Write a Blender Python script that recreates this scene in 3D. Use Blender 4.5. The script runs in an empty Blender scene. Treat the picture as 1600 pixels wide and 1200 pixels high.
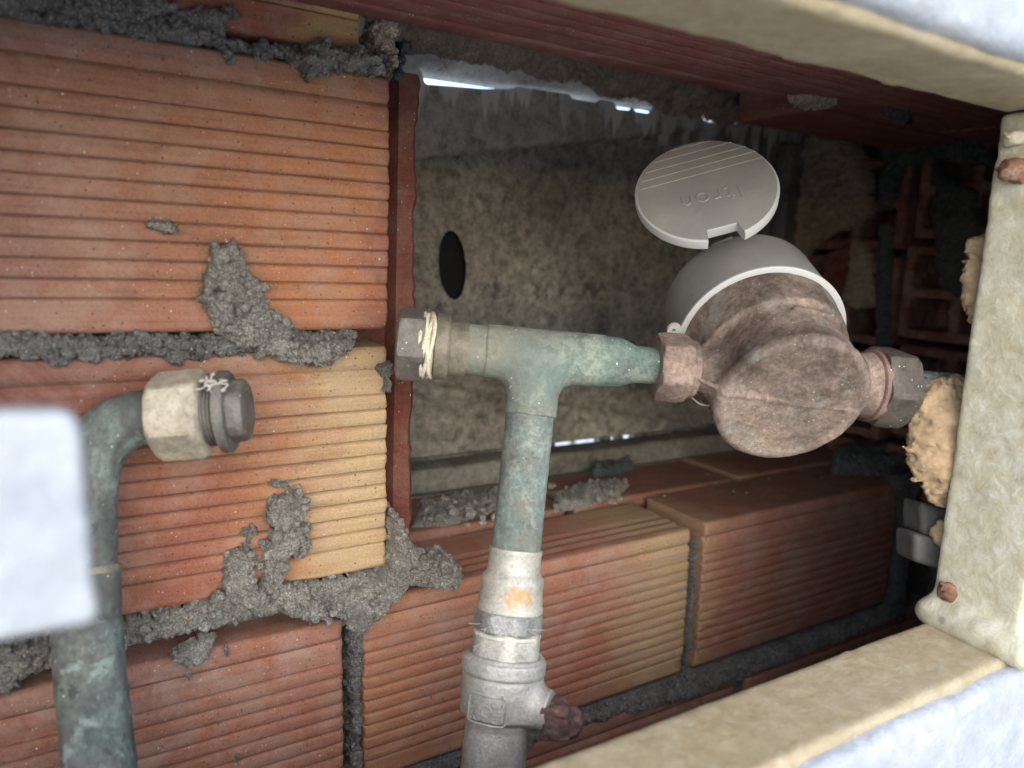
import bpy, math
import numpy as np

sc = bpy.context.scene
# ------------------------------------------------------------------ camera
# rows: the camera's right, down and forward axes in (X, down, depth) of the place
CM = np.array([[0.86245791, -0.03752824, -0.50473555],
               [-0.05248411, 0.98523969, -0.16293611],
               [0.50340021, 0.16701613, 0.84775813]])
FPX = 1155.0
ZC = 0.60
CAM = np.array([0.0, -0.35, ZC])


def w_dir(v):                       # camera-axes vector -> world vector
    r = np.asarray(v, float) @ CM
    return np.stack([r[..., 0], r[..., 2], -r[..., 1]], -1)


from mathutils import Matrix, Vector
cam = bpy.data.cameras.new('Camera')
cam_ob = bpy.data.objects.new('Camera', cam)
sc.collection.objects.link(cam_ob)
R_, D_, F_ = (w_dir(e) for e in np.eye(3))
cam_ob.matrix_world = Matrix(((R_[0], -D_[0], -F_[0], CAM[0]), (R_[1], -D_[1], -F_[1], CAM[1]),
                              (R_[2], -D_[2], -F_[2], CAM[2]), (0, 0, 0, 1)))
cam.sensor_width = 36.0
cam.lens = 36.0 * FPX / 1600.0
cam.clip_start = 0.005
cam.clip_end = 2000
cam.dof.use_dof = True
cam.dof.focus_distance = 0.385
cam.dof.aperture_fstop = 6.4
sc.camera = cam_ob
sc.render.resolution_x, sc.render.resolution_y = 1024, 768

# ------------------------------------------------------------------ sky, sun, exposure
SUN_EL, SUN_AZ = 30.0, 199.0         # azimuth clockwise from +Y
world = bpy.data.worlds.new('World')
sc.world = world
world.use_nodes = True
wn = world.node_tree.nodes
bg = wn['Background']
sky = wn.new('ShaderNodeTexSky')
sky.sky_type = 'NISHITA'
sky.sun_disc = False
sky.sun_elevation = math.radians(SUN_EL)
sky.sun_rotation = math.radians(SUN_AZ)
sky.air_density = 1.0
sky.dust_density = 1.0
sky.ozone_density = 1.5
world.node_tree.links.new(sky.outputs[0], bg.inputs[0])
bg.inputs[1].default_value = 0.15
sun = bpy.data.lights.new('Sun', 'SUN')
sun.energy = 1.5
sun.angle = math.radians(110)
sun.color = (1.0, 0.94, 0.85)
sun_ob = bpy.data.objects.new('Sun', sun)
sc.collection.objects.link(sun_ob)
_a, _e = math.radians(SUN_AZ), math.radians(SUN_EL)
sun_ob.rotation_euler = (-Vector((math.sin(_a) * math.cos(_e), math.cos(_a) * math.cos(_e), math.sin(_e)))).to_track_quat('-Z', 'Y').to_euler()
sun_ob.location = (-1, -2, 2)
sc.view_settings.view_transform = 'Standard'
sc.view_settings.look = 'None'
sc.view_settings.gamma = 1.0
sc.view_settings.use_curve_mapping = False
sc.view_settings.exposure = 1.66
sc.cycles.use_denoising = True
sc.cycles.max_bounces = 6
sc.cycles.diffuse_bounces = 5

# ------------------------------------------------------------------ projection helpers (design: pixel of the 1600x1200 photo -> point at a real depth)


def ray(px, py):
    return w_dir(np.stack([(np.asarray(px, float) - 800) / FPX, (np.asarray(py, float) - 600) / FPX, np.ones_like(np.asarray(px, float))], -1))


def on_y(px, py, y):
    r = ray(px, py)
    return CAM + r * ((y - CAM[1]) / r[..., 1])[..., None]


def on_x(px, py, x):
    r = ray(px, py)
    return CAM + r * ((x - CAM[0]) / r[..., 0])[..., None]


def on_d(px, py, d):
    r = ray(px, py)
    return CAM + r * ((-d) / r[..., 2])[..., None]


def at_z(px, py, z):
    return CAM + ray(px, py) * np.asarray(z, float)[..., None]


def cam_pt(v):
    return CAM + w_dir(np.asarray(v, float))


# ------------------------------------------------------------------ noise


def _hash(ix, iy, iz, seed):
    h = (ix.astype(np.uint32) * np.uint32(374761393) + iy.astype(np.uint32) * np.uint32(668265263)
         + iz.astype(np.uint32) * np.uint32(2147483647) + np.uint32(seed * 974711 + 13))
    h = (h ^ (h >> np.uint32(13))) * np.uint32(1274126177)
    h = h ^ (h >> np.uint32(16))
    return (h & np.uint32(0xffffff)).astype(np.float64) / float(0xffffff)


def vnoise(p, seed=0):
    p = np.asarray(p, float)
    i = np.floor(p).astype(np.int64)
    f = p - i
    f = f * f * (3 - 2 * f)
    out = 0
    for dx in (0, 1):
        for dy in (0, 1):
            for dz in (0, 1):
                w = (f[..., 0] if dx else 1 - f[..., 0]) * (f[..., 1] if dy else 1 - f[..., 1]) * (f[..., 2] if dz else 1 - f[..., 2])
                out = out + w * _hash((i[..., 0] + dx) & 0xffffff, (i[..., 1] + dy) & 0xffffff, (i[..., 2] + dz) & 0xffffff, seed)
    return out * 2 - 1


def fbm(p, scale, octaves=4, seed=0, gain=0.5):
    p = np.asarray(p, float) * scale + 100.0
    s, a, t = 0, 1.0, 0.0
    for o in range(octaves):
        s = s + a * vnoise(p, seed + o * 17)
        t += a
        a *= gain
        p = p * 2.03 + 7.1
    return s / t


# ------------------------------------------------------------------ objects
WLOC = {}


def mesh_ob(name, V, F, m, parent=None, loc=None, smooth=True):
    V = np.asarray(V, float)
    if loc is None:
        loc = WLOC[parent.name] if parent is not None else np.array([(V[:, 0].min() + V[:, 0].max()) / 2, (V[:, 1].min() + V[:, 1].max()) / 2, V[:, 2].min()])
    loc = np.asarray(loc, float)
    me = bpy.data.meshes.new(name)
    me.from_pydata((V - loc).tolist(), [], F.tolist() if isinstance(F, np.ndarray) else F)
    me.validate()
    me.materials.append(m)
    if smooth:
        me.polygons.foreach_set('use_smooth', np.ones(len(me.polygons), bool))
    me.update()
    o = bpy.data.objects.new(name, me)
    sc.collection.objects.link(o)
    if parent is not None:
        o.parent = parent
        o.location = loc - WLOC[parent.name]
    else:
        o.location = loc
    WLOC[o.name] = loc
    return o


def thing(name, label, cat, loc, group=None, kind=None):
    o = bpy.data.objects.new(name, None)
    o.empty_display_size = 0.02
    sc.collection.objects.link(o)
    o.location = loc
    WLOC[o.name] = np.asarray(loc, float)
    tag(o, label, cat, group, kind)
    return o


def tag(o, label=None, cat=None, group=None, kind=None):
    if label:
        o['label'] = label
    if cat:
        o['category'] = cat
    if group:
        o['group'] = group
    if kind:
        o['kind'] = kind
    return o


def sharp(o, deg=35):
    me = o.data
    try:
        me.set_sharp_from_angle(angle=math.radians(deg))
    except Exception:
        pass
    return o


# ------------------------------------------------------------------ mesh builders


def grid_faces(nu, nv, cu=False, cv=False):
    F = []
    for i in range(nu if cu else nu - 1):
        for j in range(nv if cv else nv - 1):
            F.append((i * nv + j, ((i + 1) % nu) * nv + j, ((i + 1) % nu) * nv + (j + 1) % nv, i * nv + (j + 1) % nv))
    return F


def frame_from(axis, side_hint):
    a = np.asarray(axis, float)
    a = a / np.linalg.norm(a)
    s = np.asarray(side_hint, float)
    s = s - a * (s @ a)
    s /= np.linalg.norm(s)
    return a, s, np.cross(a, s)


def lathe(base, axis, hint, prof, seg=64, hexes=None, rough=0.0, rs=300, seed=0, caps=(True, True), hexrot=0.0, flats=6):
    """prof: list of (t, r) or (t, r, apothem): round of radius r, cut to a hexagon of that apothem."""
    a, s, b = frame_from(axis, hint)
    th = np.arange(seg) * 2 * math.pi / seg
    V = []
    step = 2 * math.pi / flats
    for st in prof:
        t, r = st[0], st[1]
        rr = np.full(seg, r)
        if len(st) > 2 and st[2]:
            q = (th + hexrot) % step - step / 2
            rr = np.minimum(rr, st[2] / np.cos(q))
        V.append(np.asarray(base) + a * t + rr[:, None] * (np.cos(th)[:, None] * s + np.sin(th)[:, None] * b))
    V = np.concatenate(V)
    n = len(prof)
    F = []
    for i in range(n - 1):
        for j in range(seg):
            F.append((i * seg + j, i * seg + (j + 1) % seg, (i + 1) * seg + (j + 1) % seg, (i + 1) * seg + j))
    if rough:
        c = np.asarray(base) + np.outer((V - base) @ a, a)
        rad = V - c
        ln = np.linalg.norm(rad, axis=1, keepdims=True) + 1e-9
        V = V + rad / ln * (fbm(V, rs, 3, seed) * rough)[:, None]
    if caps[0]:
        F.append(tuple(range(seg - 1, -1, -1)))
    if caps[1]:
        F.append(tuple(range((n - 1) * seg, n * seg)))
    return V, F


def fine(prof, dt=0.0012):
    """insert stations so displaced surfaces have vertices to move"""
    out = [prof[0]]
    for p, q in zip(prof[:-1], prof[1:]):
        L = math.hypot(q[0] - p[0], q[1] - p[1])
        k = max(1, int(L / dt))
        for i in range(1, k + 1):
            u = i / k
            st = [p[0] + (q[0] - p[0]) * u, p[1] + (q[1] - p[1]) * u]
            if len(p) > 2 and len(q) > 2:
                st.append(p[2] + (q[2] - p[2]) * u)
            out.append(tuple(st))
    return out


def catmull(P, n):
    P = np.asarray(P, float)
    Q = np.vstack([2 * P[0] - P[1], P, 2 * P[-1] - P[-2]])
    out = []
    for i in range(len(P) - 1):
        p0, p1, p2, p3 = Q[i:i + 4]
        for k in range(n):
            t = k / n
            out.append(.5 * ((2 * p1) + (-p0 + p2) * t + (2 * p0 - 5 * p1 + 4 * p2 - p3) * t * t + (-p0 + 3 * p1 - 3 * p2 + p3) * t ** 3))
    out.append(P[-1])
    return np.array(out)


def tube(P, r, seg=12, rough=0, rs=300, seed=0):
    P = np.asarray(P, float)
    r = np.broadcast_to(np.asarray(r, float), (len(P),))
    T = np.gradient(P, axis=0)
    T /= np.linalg.norm(T, axis=1, keepdims=True)
    s = np.cross(T[0], [0.3, 0.2, 0.9])
    V = []
    th = np.arange(seg) * 2 * math.pi / seg
    for i in range(len(P)):
        s = s - T[i] * (s @ T[i])
        s /= np.linalg.norm(s)
        b = np.cross(T[i], s)
        V.append(P[i] + r[i] * (np.cos(th)[:, None] * s + np.sin(th)[:, None] * b))
    V = np.concatenate(V)
    if rough:
        C = np.repeat(P, seg, axis=0)
        d = V - C
        V = V + d / (np.linalg.norm(d, axis=1, keepdims=True) + 1e-9) * (fbm(V, rs, 3, seed) * rough)[:, None]
    F = grid_faces(len(P), seg, False, True)
    F += [tuple(range(seg - 1, -1, -1)), tuple(range((len(P) - 1) * seg, len(P) * seg))]
    return V, F


def box(lo, hi):
    x0, y0, z0 = lo
    x1, y1, z1 = hi
    V = [(x0, y0, z0), (x1, y0, z0), (x1, y1, z0), (x0, y1, z0), (x0, y0, z1), (x1, y0, z1), (x1, y1, z1), (x0, y1, z1)]
    return np.array(V, float), [(0, 3, 2, 1), (4, 5, 6, 7), (0, 1, 5, 4), (1, 2, 6, 5), (2, 3, 7, 6), (3, 0, 4, 7)]


def join(*parts):
    V, F, o = [], [], 0
    for v, f in parts:
        V.append(np.asarray(v, float))
        F += [tuple(int(i) + o for i in q) for q in f]
        o += len(v)
    return np.concatenate(V), F


def surface_nets(fn, lo, hi, h):
    lo, hi = np.asarray(lo, float), np.asarray(hi, float)
    n = np.ceil((hi - lo) / h).astype(int) + 1
    ax = [lo[i] + np.arange(n[i]) * h for i in range(3)]
    G = np.stack(np.meshgrid(*ax, indexing='ij'), -1)
    W = fn(G)
    S = W < 0
    m = n - 1
    acc = np.zeros(tuple(m) + (3,))
    cnt = np.zeros(tuple(m))
    for a in range(3):
        b, c = (a + 1) % 3, (a + 2) % 3
        for ob in (0, 1):
            for oc in (0, 1):
                s0 = [None] * 3
                s1 = [None] * 3
                s0[a], s1[a] = slice(0, m[a]), slice(1, m[a] + 1)
                s0[b] = s1[b] = slice(ob, ob + m[b])
                s0[c] = s1[c] = slice(oc, oc + m[c])
                v0, v1 = W[tuple(s0)], W[tuple(s1)]
                k = S[tuple(s0)] != S[tuple(s1)]
                t = np.where(k, v0 / np.where(k, v0 - v1, 1), 0)
                acc[..., a] += np.where(k, t, 0)
                acc[..., b] += np.where(k, ob, 0)
                acc[..., c] += np.where(k, oc, 0)
                cnt += k
    act = cnt > 0
    idx = -np.ones(tuple(m), int)
    idx[act] = np.arange(act.sum())
    I = np.argwhere(act)
    V = lo + (I + acc[act] / cnt[act][:, None]) * h
    Fs = []
    for a in range(3):
        b, c = (a + 1) % 3, (a + 2) % 3
        s0 = [None] * 3
        s1 = [None] * 3
        s0[a], s1[a] = slice(0, m[a]), slice(1, m[a] + 1)
        s0[b] = s1[b] = slice(1, m[b])
        s0[c] = s1[c] = slice(1, m[c])
        k0, k1 = S[tuple(s0)], S[tuple(s1)]
        for flip in (False, True):
            E = np.argwhere((k0 & ~k1) if not flip else (~k0 & k1))
            if not len(E):
                continue
            E[:, b] += 1
            E[:, c] += 1
            q = []
            for db, dc in ((1, 1), (0, 1), (0, 0), (1, 0)):
                e = E.copy()
                e[:, b] -= db
                e[:, c] -= dc
                q.append(idx[e[:, 0], e[:, 1], e[:, 2]])
            q = np.stack(q, 1)
            Fs.append(q if not flip else q[:, ::-1])
    return V, np.concatenate(Fs)


def smin(a, b, k):
    h = np.clip(0.5 + 0.5 * (b - a) / k, 0, 1)
    return b + (a - b) * h - k * h * (1 - h)


def sd_cap(P, a, b, r):
    a, b = np.asarray(a, float), np.asarray(b, float)
    ba = b - a
    h = np.clip(((P - a) @ ba) / (ba @ ba), 0, 1)
    return np.linalg.norm(P - a - h[..., None] * ba, axis=-1) - r


def sd_cyl(P, a, b, r, rd=0.0):
    a, b = np.asarray(a, float), np.asarray(b, float)
    L = np.linalg.norm(b - a)
    u = (b - a) / L
    t = (P - a) @ u
    q = np.linalg.norm(P - a - t[..., None] * u, axis=-1)
    dx, dy = q - r + rd, np.abs(t - L / 2) - L / 2 + rd
    return np.minimum(np.maximum(dx, dy), 0) + np.hypot(np.maximum(dx, 0), np.maximum(dy, 0)) - rd


def sd_box(P, lo, hi, rd=0.0):
    lo, hi = np.asarray(lo, float), np.asarray(hi, float)
    q = np.abs(P - (lo + hi) / 2) - (hi - lo) / 2 + rd
    return np.minimum(q.max(-1), 0) + np.linalg.norm(np.maximum(q, 0), axis=-1) - rd


def poly_sd(Q, poly):
    """signed distance (negative inside) of 2-D points Q to a polygon"""
    poly = np.asarray(poly, float)
    d = np.full(len(Q), 1e9)
    inside = np.zeros(len(Q), bool)
    n = len(poly)
    for i in range(n):
        a, b = poly[i], poly[(i + 1) % n]
        ba = b - a
        h = np.clip(((Q - a) @ ba) / max(ba @ ba, 1e-18), 0, 1)
        d = np.minimum(d, np.linalg.norm(Q - a - h[:, None] * ba, axis=1))
        c = ((a[1] > Q[:, 1]) != (b[1] > Q[:, 1]))
        if abs(b[1] - a[1]) > 1e-12:
            inside ^= c & (Q[:, 0] < (b[0] - a[0]) * (Q[:, 1] - a[1]) / (b[1] - a[1]) + a[0])
    return np.where(inside, -d, d)


def worley_lumps(Q, size, seed):
    """rounded crumbs: 1 at a crumb's middle, 0 between crumbs"""
    g = Q / size + 50.0
    i = np.floor(g).astype(np.int64)
    best = np.full(len(Q), 9.0)
    amp = np.ones(len(Q))
    z0 = np.zeros(len(Q), np.int64)
    for dx in (-1, 0, 1):
        for dy in (-1, 0, 1):
            c = i + np.array([dx, dy])
            px = c[:, 0] + _hash(c[:, 0], c[:, 1], z0, seed + 1)
            py = c[:, 1] + _hash(c[:, 0], c[:, 1], z0, seed + 2)
            rr = 0.55 + 0.6 * _hash(c[:, 0], c[:, 1], z0, seed + 3)
            d = np.hypot(g[:, 0] - px, g[:, 1] - py) / rr
            best = np.minimum(best, d)
    return np.sqrt(np.clip(1 - best ** 2, 0, 1))


def splat(poly, thick, origin, ux, uy, nrm, cell=0.00062, edge=0.0028, seed=0, jag=0.0026, lump=0.6, base=0.0, under=0.003, lscale=90, crumb_amp=1.0):
    """a clump of mortar on a plane: outline poly (2-D, metres in ux/uy), ragged edge, lumpy surface"""
    poly = np.asarray(poly, float)
    lo, hi = poly.min(0) - 0.004, poly.max(0) + 0.004
    nu, nv = (np.ceil((hi - lo) / cell)).astype(int) + 1
    U, Vv = np.meshgrid(lo[0] + np.arange(nu) * cell, lo[1] + np.arange(nv) * cell, indexing='ij')
    Q = np.stack([U.ravel(), Vv.ravel()], 1)
    P3 = np.c_[Q, np.full(len(Q), seed * 0.37)]
    sd = poly_sd(Q, poly) + jag * fbm(P3, 240, 3, seed) + 0.8 * jag * fbm(P3, 620, 2, seed + 5)
    sg = sd.reshape(nu, nv)
    g0, g1 = np.gradient(sg, cell)
    gn = np.sqrt(g0 ** 2 + g1 ** 2) + 1e-6
    nearr = (np.abs(sg) < cell * 1.3)
    mv = np.where(nearr & (sg > -cell * 0.45), np.clip(sg, -cell, cell), 0)
    Qs = Q - np.stack([(mv * g0 / gn ** 2).ravel().clip(-cell, cell), (mv * g1 / gn ** 2).ravel().clip(-cell, cell)], 1)
    t = np.clip(-sd / edge, 0, 1)
    prof = np.sqrt(np.clip(1 - (1 - t) ** 2, 0, 1))
    bil = np.abs(fbm(P3, lscale * 1.6, 3, seed + 3))
    hgt = base + prof * thick * (1 - lump * 0.5 + lump * fbm(P3, lscale, 4, seed + 9) + lump * 0.9 * bil) + prof * 0.0015 * fbm(P3, 480, 3, seed + 2) + prof * 0.0006 * np.abs(fbm(P3, 1100, 2, seed + 12))
    J = np.c_[fbm(P3, 500, 2, seed + 21), fbm(P3, 500, 2, seed + 31)] * cell * 1.2
    crumb = worley_lumps(Q + 0.0012 * np.c_[fbm(P3, 500, 2, seed + 41), fbm(P3, 500, 2, seed + 43)], 0.0046, seed) * 0.0028 + worley_lumps(Q, 0.0022, seed + 3) * 0.0017 + worley_lumps(Q, 0.0012, seed + 6) * 0.0009 - 0.0045 * np.clip(-fbm(P3, 230, 3, seed + 51) - 0.12, 0, 1)
    hgt = hgt + crumb_amp * np.clip(t * 3, 0, 1) * (crumb - 0.0018)
    keep = (sd < cell * 1.0).reshape(nu, nv)
    hgt = np.where(sd < -cell * 0.45, hgt, base - under)
    J = np.where((np.abs(sd) < cell * 1.3)[:, None], 0, J)
    Q = Qs
    W = np.asarray(origin) + (Q[:, :1] + J[:, :1]) * ux + (Q[:, 1:] + J[:, 1:]) * uy + hgt[:, None] * np.asarray(nrm)
    k = keep[:-1, :-1] & keep[1:, :-1] & keep[1:, 1:] & keep[:-1, 1:]
    ii, jj = np.nonzero(k)
    a = ii * nv + jj
    F = np.stack([a, a + nv, a + nv + 1, a + 1], 1)
    if np.dot(np.cross(ux, uy), nrm) < 0:
        F = F[:, ::-1]
    used = np.unique(F)
    mp = -np.ones(len(W), int)
    mp[used] = np.arange(len(used))
    return W[used], mp[F]


UX, UZ = np.array([1., 0, 0]), np.array([0, 0, 1.])
NY = np.array([0, -1., 0])


def wall_poly(pts, y=0.0):
    p = np.asarray(pts, float)
    w = on_y(p[:, 0], p[:, 1], y)
    return np.c_[w[:, 0], w[:, 2]]


def wall_splat(pts, thick, y=0.0, **k):
    return splat(wall_poly(pts, y), thick, np.array([0, y, 0.]), UX, UZ, NY, **k)


# ------------------------------------------------------------------ materials


class NT:
    def __init__(s, name, rough=0.8, metal=0.0, spec=0.4):
        s.m = bpy.data.materials.new(name)
        s.m.use_nodes = True
        s.t = s.m.node_tree
        s.b = s.t.nodes['Principled BSDF']
        s.b.inputs['Roughness'].default_value = rough
        s.b.inputs['Metallic'].default_value = metal
        s.b.inputs['Specular IOR Level'].default_value = spec
        s.tc = s.t.nodes.new('ShaderNodeTexCoord')
        s.obj = s.tc.outputs['Object']
        s.pos = s.t.nodes.new('ShaderNodeNewGeometry').outputs['Position']

    def put(s, sock, v):
        if hasattr(v, 'is_output') or isinstance(v, bpy.types.NodeSocket):
            s.t.links.new(v, sock)
        else:
            if isinstance(v, (tuple, list)) and len(v) == 3 and sock.type == 'RGBA':
                v = (*v, 1)
            sock.default_value = v

    def map(s, vec, scale=(1, 1, 1), loc=(0, 0, 0), rot=(0, 0, 0)):
        n = s.t.nodes.new('ShaderNodeMapping')
        s.put(n.inputs['Vector'], vec)
        n.inputs['Scale'].default_value = scale
        n.inputs['Location'].default_value = loc
        n.inputs['Rotation'].default_value = rot
        return n.outputs[0]

    def noise(s, scale, detail=5, rough=0.6, vec=None, dist=0.0):
        n = s.t.nodes.new('ShaderNodeTexNoise')
        s.put(n.inputs['Vector'], vec if vec is not None else s.obj)
        n.inputs['Scale'].default_value = scale
        n.inputs['Detail'].default_value = detail
        n.inputs['Roughness'].default_value = rough
        n.inputs['Distortion'].default_value = dist
        return n.outputs['Fac']

    def voro(s, scale, vec=None, out='Distance', feature='F1', rand=1.0):
        n = s.t.nodes.new('ShaderNodeTexVoronoi')
        n.feature = feature
        s.put(n.inputs['Vector'], vec if vec is not None else s.obj)
        n.inputs['Scale'].default_value = scale
        n.inputs['Randomness'].default_value = rand
        return n.outputs[out]

    def ramp(s, fac, stops, interp='LINEAR'):
        n = s.t.nodes.new('ShaderNodeValToRGB')
        n.color_ramp.interpolation = interp
        s.put(n.inputs[0], fac)
        e = n.color_ramp.elements
        while len(e) < len(stops):
            e.new(0.5)
        for k, (p, c) in zip(e, stops):
            k.position = p
            k.color = (c, c, c, 1) if isinstance(c, (int, float)) else (*c, 1)
        return n.outputs[0]

    def math(s, op, a, b=0.0, clamp=False):
        n = s.t.nodes.new('ShaderNodeMath')
        n.operation = op
        n.use_clamp = clamp
        s.put(n.inputs[0], a)
        s.put(n.inputs[1], b)
        return n.outputs[0]

    def mix(s, fac, a, b, mode='MIX'):
        n = s.t.nodes.new('ShaderNodeMix')
        n.data_type = 'RGBA'
        n.blend_type = mode
        s.put(n.inputs[0], fac)
        s.put(n.inputs[6], a)
        s.put(n.inputs[7], b)
        return n.outputs[2]

    def sep(s, vec):
        n = s.t.nodes.new('ShaderNodeSeparateXYZ')
        s.put(n.inputs[0], vec)
        return n.outputs

    def speck(s, scale, size=0.28, frac=0.25, vec=None):
        """sparse round flecks: 1 inside a fleck"""
        v0 = vec if vec is not None else s.obj
        d = s.math('ADD', s.voro(scale, vec), s.math('MULTIPLY', s.math('SUBTRACT', s.noise(scale * 2.2, 2, 0.5, vec=v0), 0.5), size * 1.3))
        c = s.math('SUBTRACT', s.sep(s.voro(scale, vec, out='Color'))[0], s.math('MULTIPLY', s.math('SUBTRACT', s.noise(scale * 0.09, 3, 0.6, vec=v0), 0.5), -0.55))
        size = size * 0.9
        a = s.ramp(d, [(size * 0.7, 1.0), (size, 0.0)])
        b = s.ramp(c, [(1 - frac - 0.01, 0.0), (1 - frac, 1.0)])
        return s.math('MULTIPLY', a, b)

    def bump(s, h, strength=0.5, dist=0.001, prev=None):
        n = s.t.nodes.new('ShaderNodeBump')
        n.inputs['Strength'].default_value = strength
        n.inputs['Distance'].default_value = dist
        s.put(n.inputs['Height'], h)
        if prev is not None:
            s.put(n.inputs['Normal'], prev)
        return n.outputs[0]

    def done(s, col, normal=None, rough=None):
        s.put(s.b.inputs['Base Color'], col)
        if normal is not None:
            s.put(s.b.inputs['Normal'], normal)
        if rough is not None:
            s.put(s.b.inputs['Roughness'], rough)
        return s.m


BRICK_L = 0.233


def brick_mat(name, stops, fleck=0.16, dust=0.25, length=BRICK_L, k=1.0):
    stops = [(p, (c[0] * 1.02 * k, c[1] * 0.97 * k, c[2] * 0.84 * k)) for p, c in stops]
    n = NT(name, 0.85, spec=0.25)
    x = n.sep(n.obj)[0]
    big = n.noise(17, 6, 0.7, dist=0.4)
    wav = n.noise(1.0, 4, vec=n.map(n.obj, (30, 60, 160)))
    f = n.math('ADD', n.math('MULTIPLY', x, 1 / length), n.math('MULTIPLY', n.math('SUBTRACT', big, 0.5), 0.32))
    f = n.math('ADD', f, n.math('MULTIPLY', n.math('SUBTRACT', wav, 0.5), 0.20))
    col = n.ramp(f, stops)
    stre = n.noise(1.0, 5, 0.65, vec=n.map(n.obj, (14, 90, 420)))
    col = n.mix(0.55, col, n.ramp(stre, [(0.3, 0.60), (0.5, 1.0), (0.72, 1.25)]), 'MULTIPLY')
    fine_ = n.noise(900, 4, 0.7)
    col = n.mix(0.45, col, n.ramp(fine_, [(0.28, 0.45), (0.52, 1.0), (0.75, 1.5)]), 'MULTIPLY')
    dirt = n.ramp(n.noise(34, 7, 0.75, dist=0.5), [(0.44, 0.0), (0.70, dust + 0.2)])
    col = n.mix(dirt, col, (0.34, 0.255, 0.205))
    col = n.mix(n.ramp(n.noise(55, 6, 0.75, vec=n.map(n.obj, loc=(4, 4, 2))), [(0.58, 0.0), (0.72, 0.45)]), col, (0.105, 0.06, 0.052))
    col = n.mix(n.math('MULTIPLY', n.speck(560, 0.34, 0.07), 0.75), col, (0.07, 0.035, 0.025))
    col = n.mix(n.math('MULTIPLY', n.speck(620, 0.26, fleck * 0.35), 0.7), col, (0.55, 0.42, 0.35))
    col = n.mix(n.speck(170, 0.075, 0.12, vec=n.map(n.obj, loc=(3, 2, 1))), col, (0.66, 0.58, 0.52))
    h = n.math('ADD', fine_, n.math('MULTIPLY', stre, 0.6))
    return n.done(col, n.bump(h, 0.8, 0.0008))


RED, ORG, YEL, PUR = (0.22, 0.085, 0.064), (0.37, 0.168, 0.098), (0.45, 0.325, 0.20), (0.20, 0.098, 0.086)
LRED = (0.285, 0.115, 0.080)
M_B1 = brick_mat('clay_orange', [(0.30, (0.235, 0.130, 0.115)), (0.58, (0.31, 0.152, 0.108)), (0.80, ORG), (0.955, (0.38, 0.172, 0.098)), (1.0, LRED)], k=0.85)
M_B2 = brick_mat('clay_red_to_buff', [(0.30, (0.185, 0.078, 0.064)), (0.62, (0.285, 0.118, 0.082)), (0.80, (0.37, 0.195, 0.11)), (0.90, YEL), (1.0, (0.47, 0.345, 0.215))], k=0.85)
M_B3 = brick_mat('clay_red_buff_end', [(0.0, (0.36, 0.175, 0.11)), (0.25, (0.33, 0.15, 0.10)), (0.66, (0.31, 0.138, 0.098)), (0.90, (0.39, 0.275, 0.165)), (1.0, (0.37, 0.26, 0.155))], dust=0.35, k=0.92)
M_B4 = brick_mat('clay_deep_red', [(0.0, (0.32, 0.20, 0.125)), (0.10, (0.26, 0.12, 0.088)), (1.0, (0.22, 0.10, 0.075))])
M_B5 = brick_mat('clay_brown_red', [(0.0, PUR), (0.5, (0.285, 0.13, 0.098)), (1.0, (0.35, 0.155, 0.11))], fleck=0.3, dust=0.5, k=0.85)
M_TOP = brick_mat('clay_plum_buff_end', [(0.0, PUR), (0.90, (0.26, 0.10, 0.07)), (0.97, (0.42, 0.24, 0.12)), (1.0, (0.46, 0.30, 0.14))], k=0.85)
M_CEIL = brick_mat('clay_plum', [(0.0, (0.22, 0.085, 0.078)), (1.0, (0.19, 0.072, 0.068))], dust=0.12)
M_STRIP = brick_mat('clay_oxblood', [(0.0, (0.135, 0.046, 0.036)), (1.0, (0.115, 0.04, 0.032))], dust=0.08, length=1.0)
M_HOL = brick_mat('clay_hollow', [(0.0, (0.17, 0.078, 0.066)), (1.0, (0.15, 0.07, 0.06))], dust=0.45)


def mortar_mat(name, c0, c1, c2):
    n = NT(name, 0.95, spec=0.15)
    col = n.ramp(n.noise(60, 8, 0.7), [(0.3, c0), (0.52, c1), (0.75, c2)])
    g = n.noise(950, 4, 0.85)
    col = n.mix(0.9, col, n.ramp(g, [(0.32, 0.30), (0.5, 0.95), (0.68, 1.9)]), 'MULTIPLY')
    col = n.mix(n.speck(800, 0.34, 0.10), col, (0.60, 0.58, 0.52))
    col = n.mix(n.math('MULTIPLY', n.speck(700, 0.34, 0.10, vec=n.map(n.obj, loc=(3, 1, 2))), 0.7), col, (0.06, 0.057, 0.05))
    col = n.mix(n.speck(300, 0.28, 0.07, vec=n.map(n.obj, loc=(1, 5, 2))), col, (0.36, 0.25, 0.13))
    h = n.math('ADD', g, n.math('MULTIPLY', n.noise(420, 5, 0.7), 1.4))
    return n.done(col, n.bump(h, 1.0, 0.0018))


M_MORT = mortar_mat('mortar_grey', (0.20, 0.188, 0.165), (0.30, 0.283, 0.25), (0.42, 0.398, 0.352))
M_MDARK = mortar_mat('mortar_dark', (0.14, 0.135, 0.126), (0.215, 0.208, 0.192), (0.31, 0.30, 0.275))
M_MTAN = mortar_mat('mortar_tan', (0.36, 0.29, 0.215), (0.50, 0.41, 0.315), (0.60, 0.51, 0.41))
M_MTEAL = mortar_mat('mortar_teal', (0.08, 0.095, 0.10), (0.12, 0.135, 0.135), (0.17, 0.18, 0.17))  # dark blue-grey mortar for single lumps, joints and patches


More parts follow.
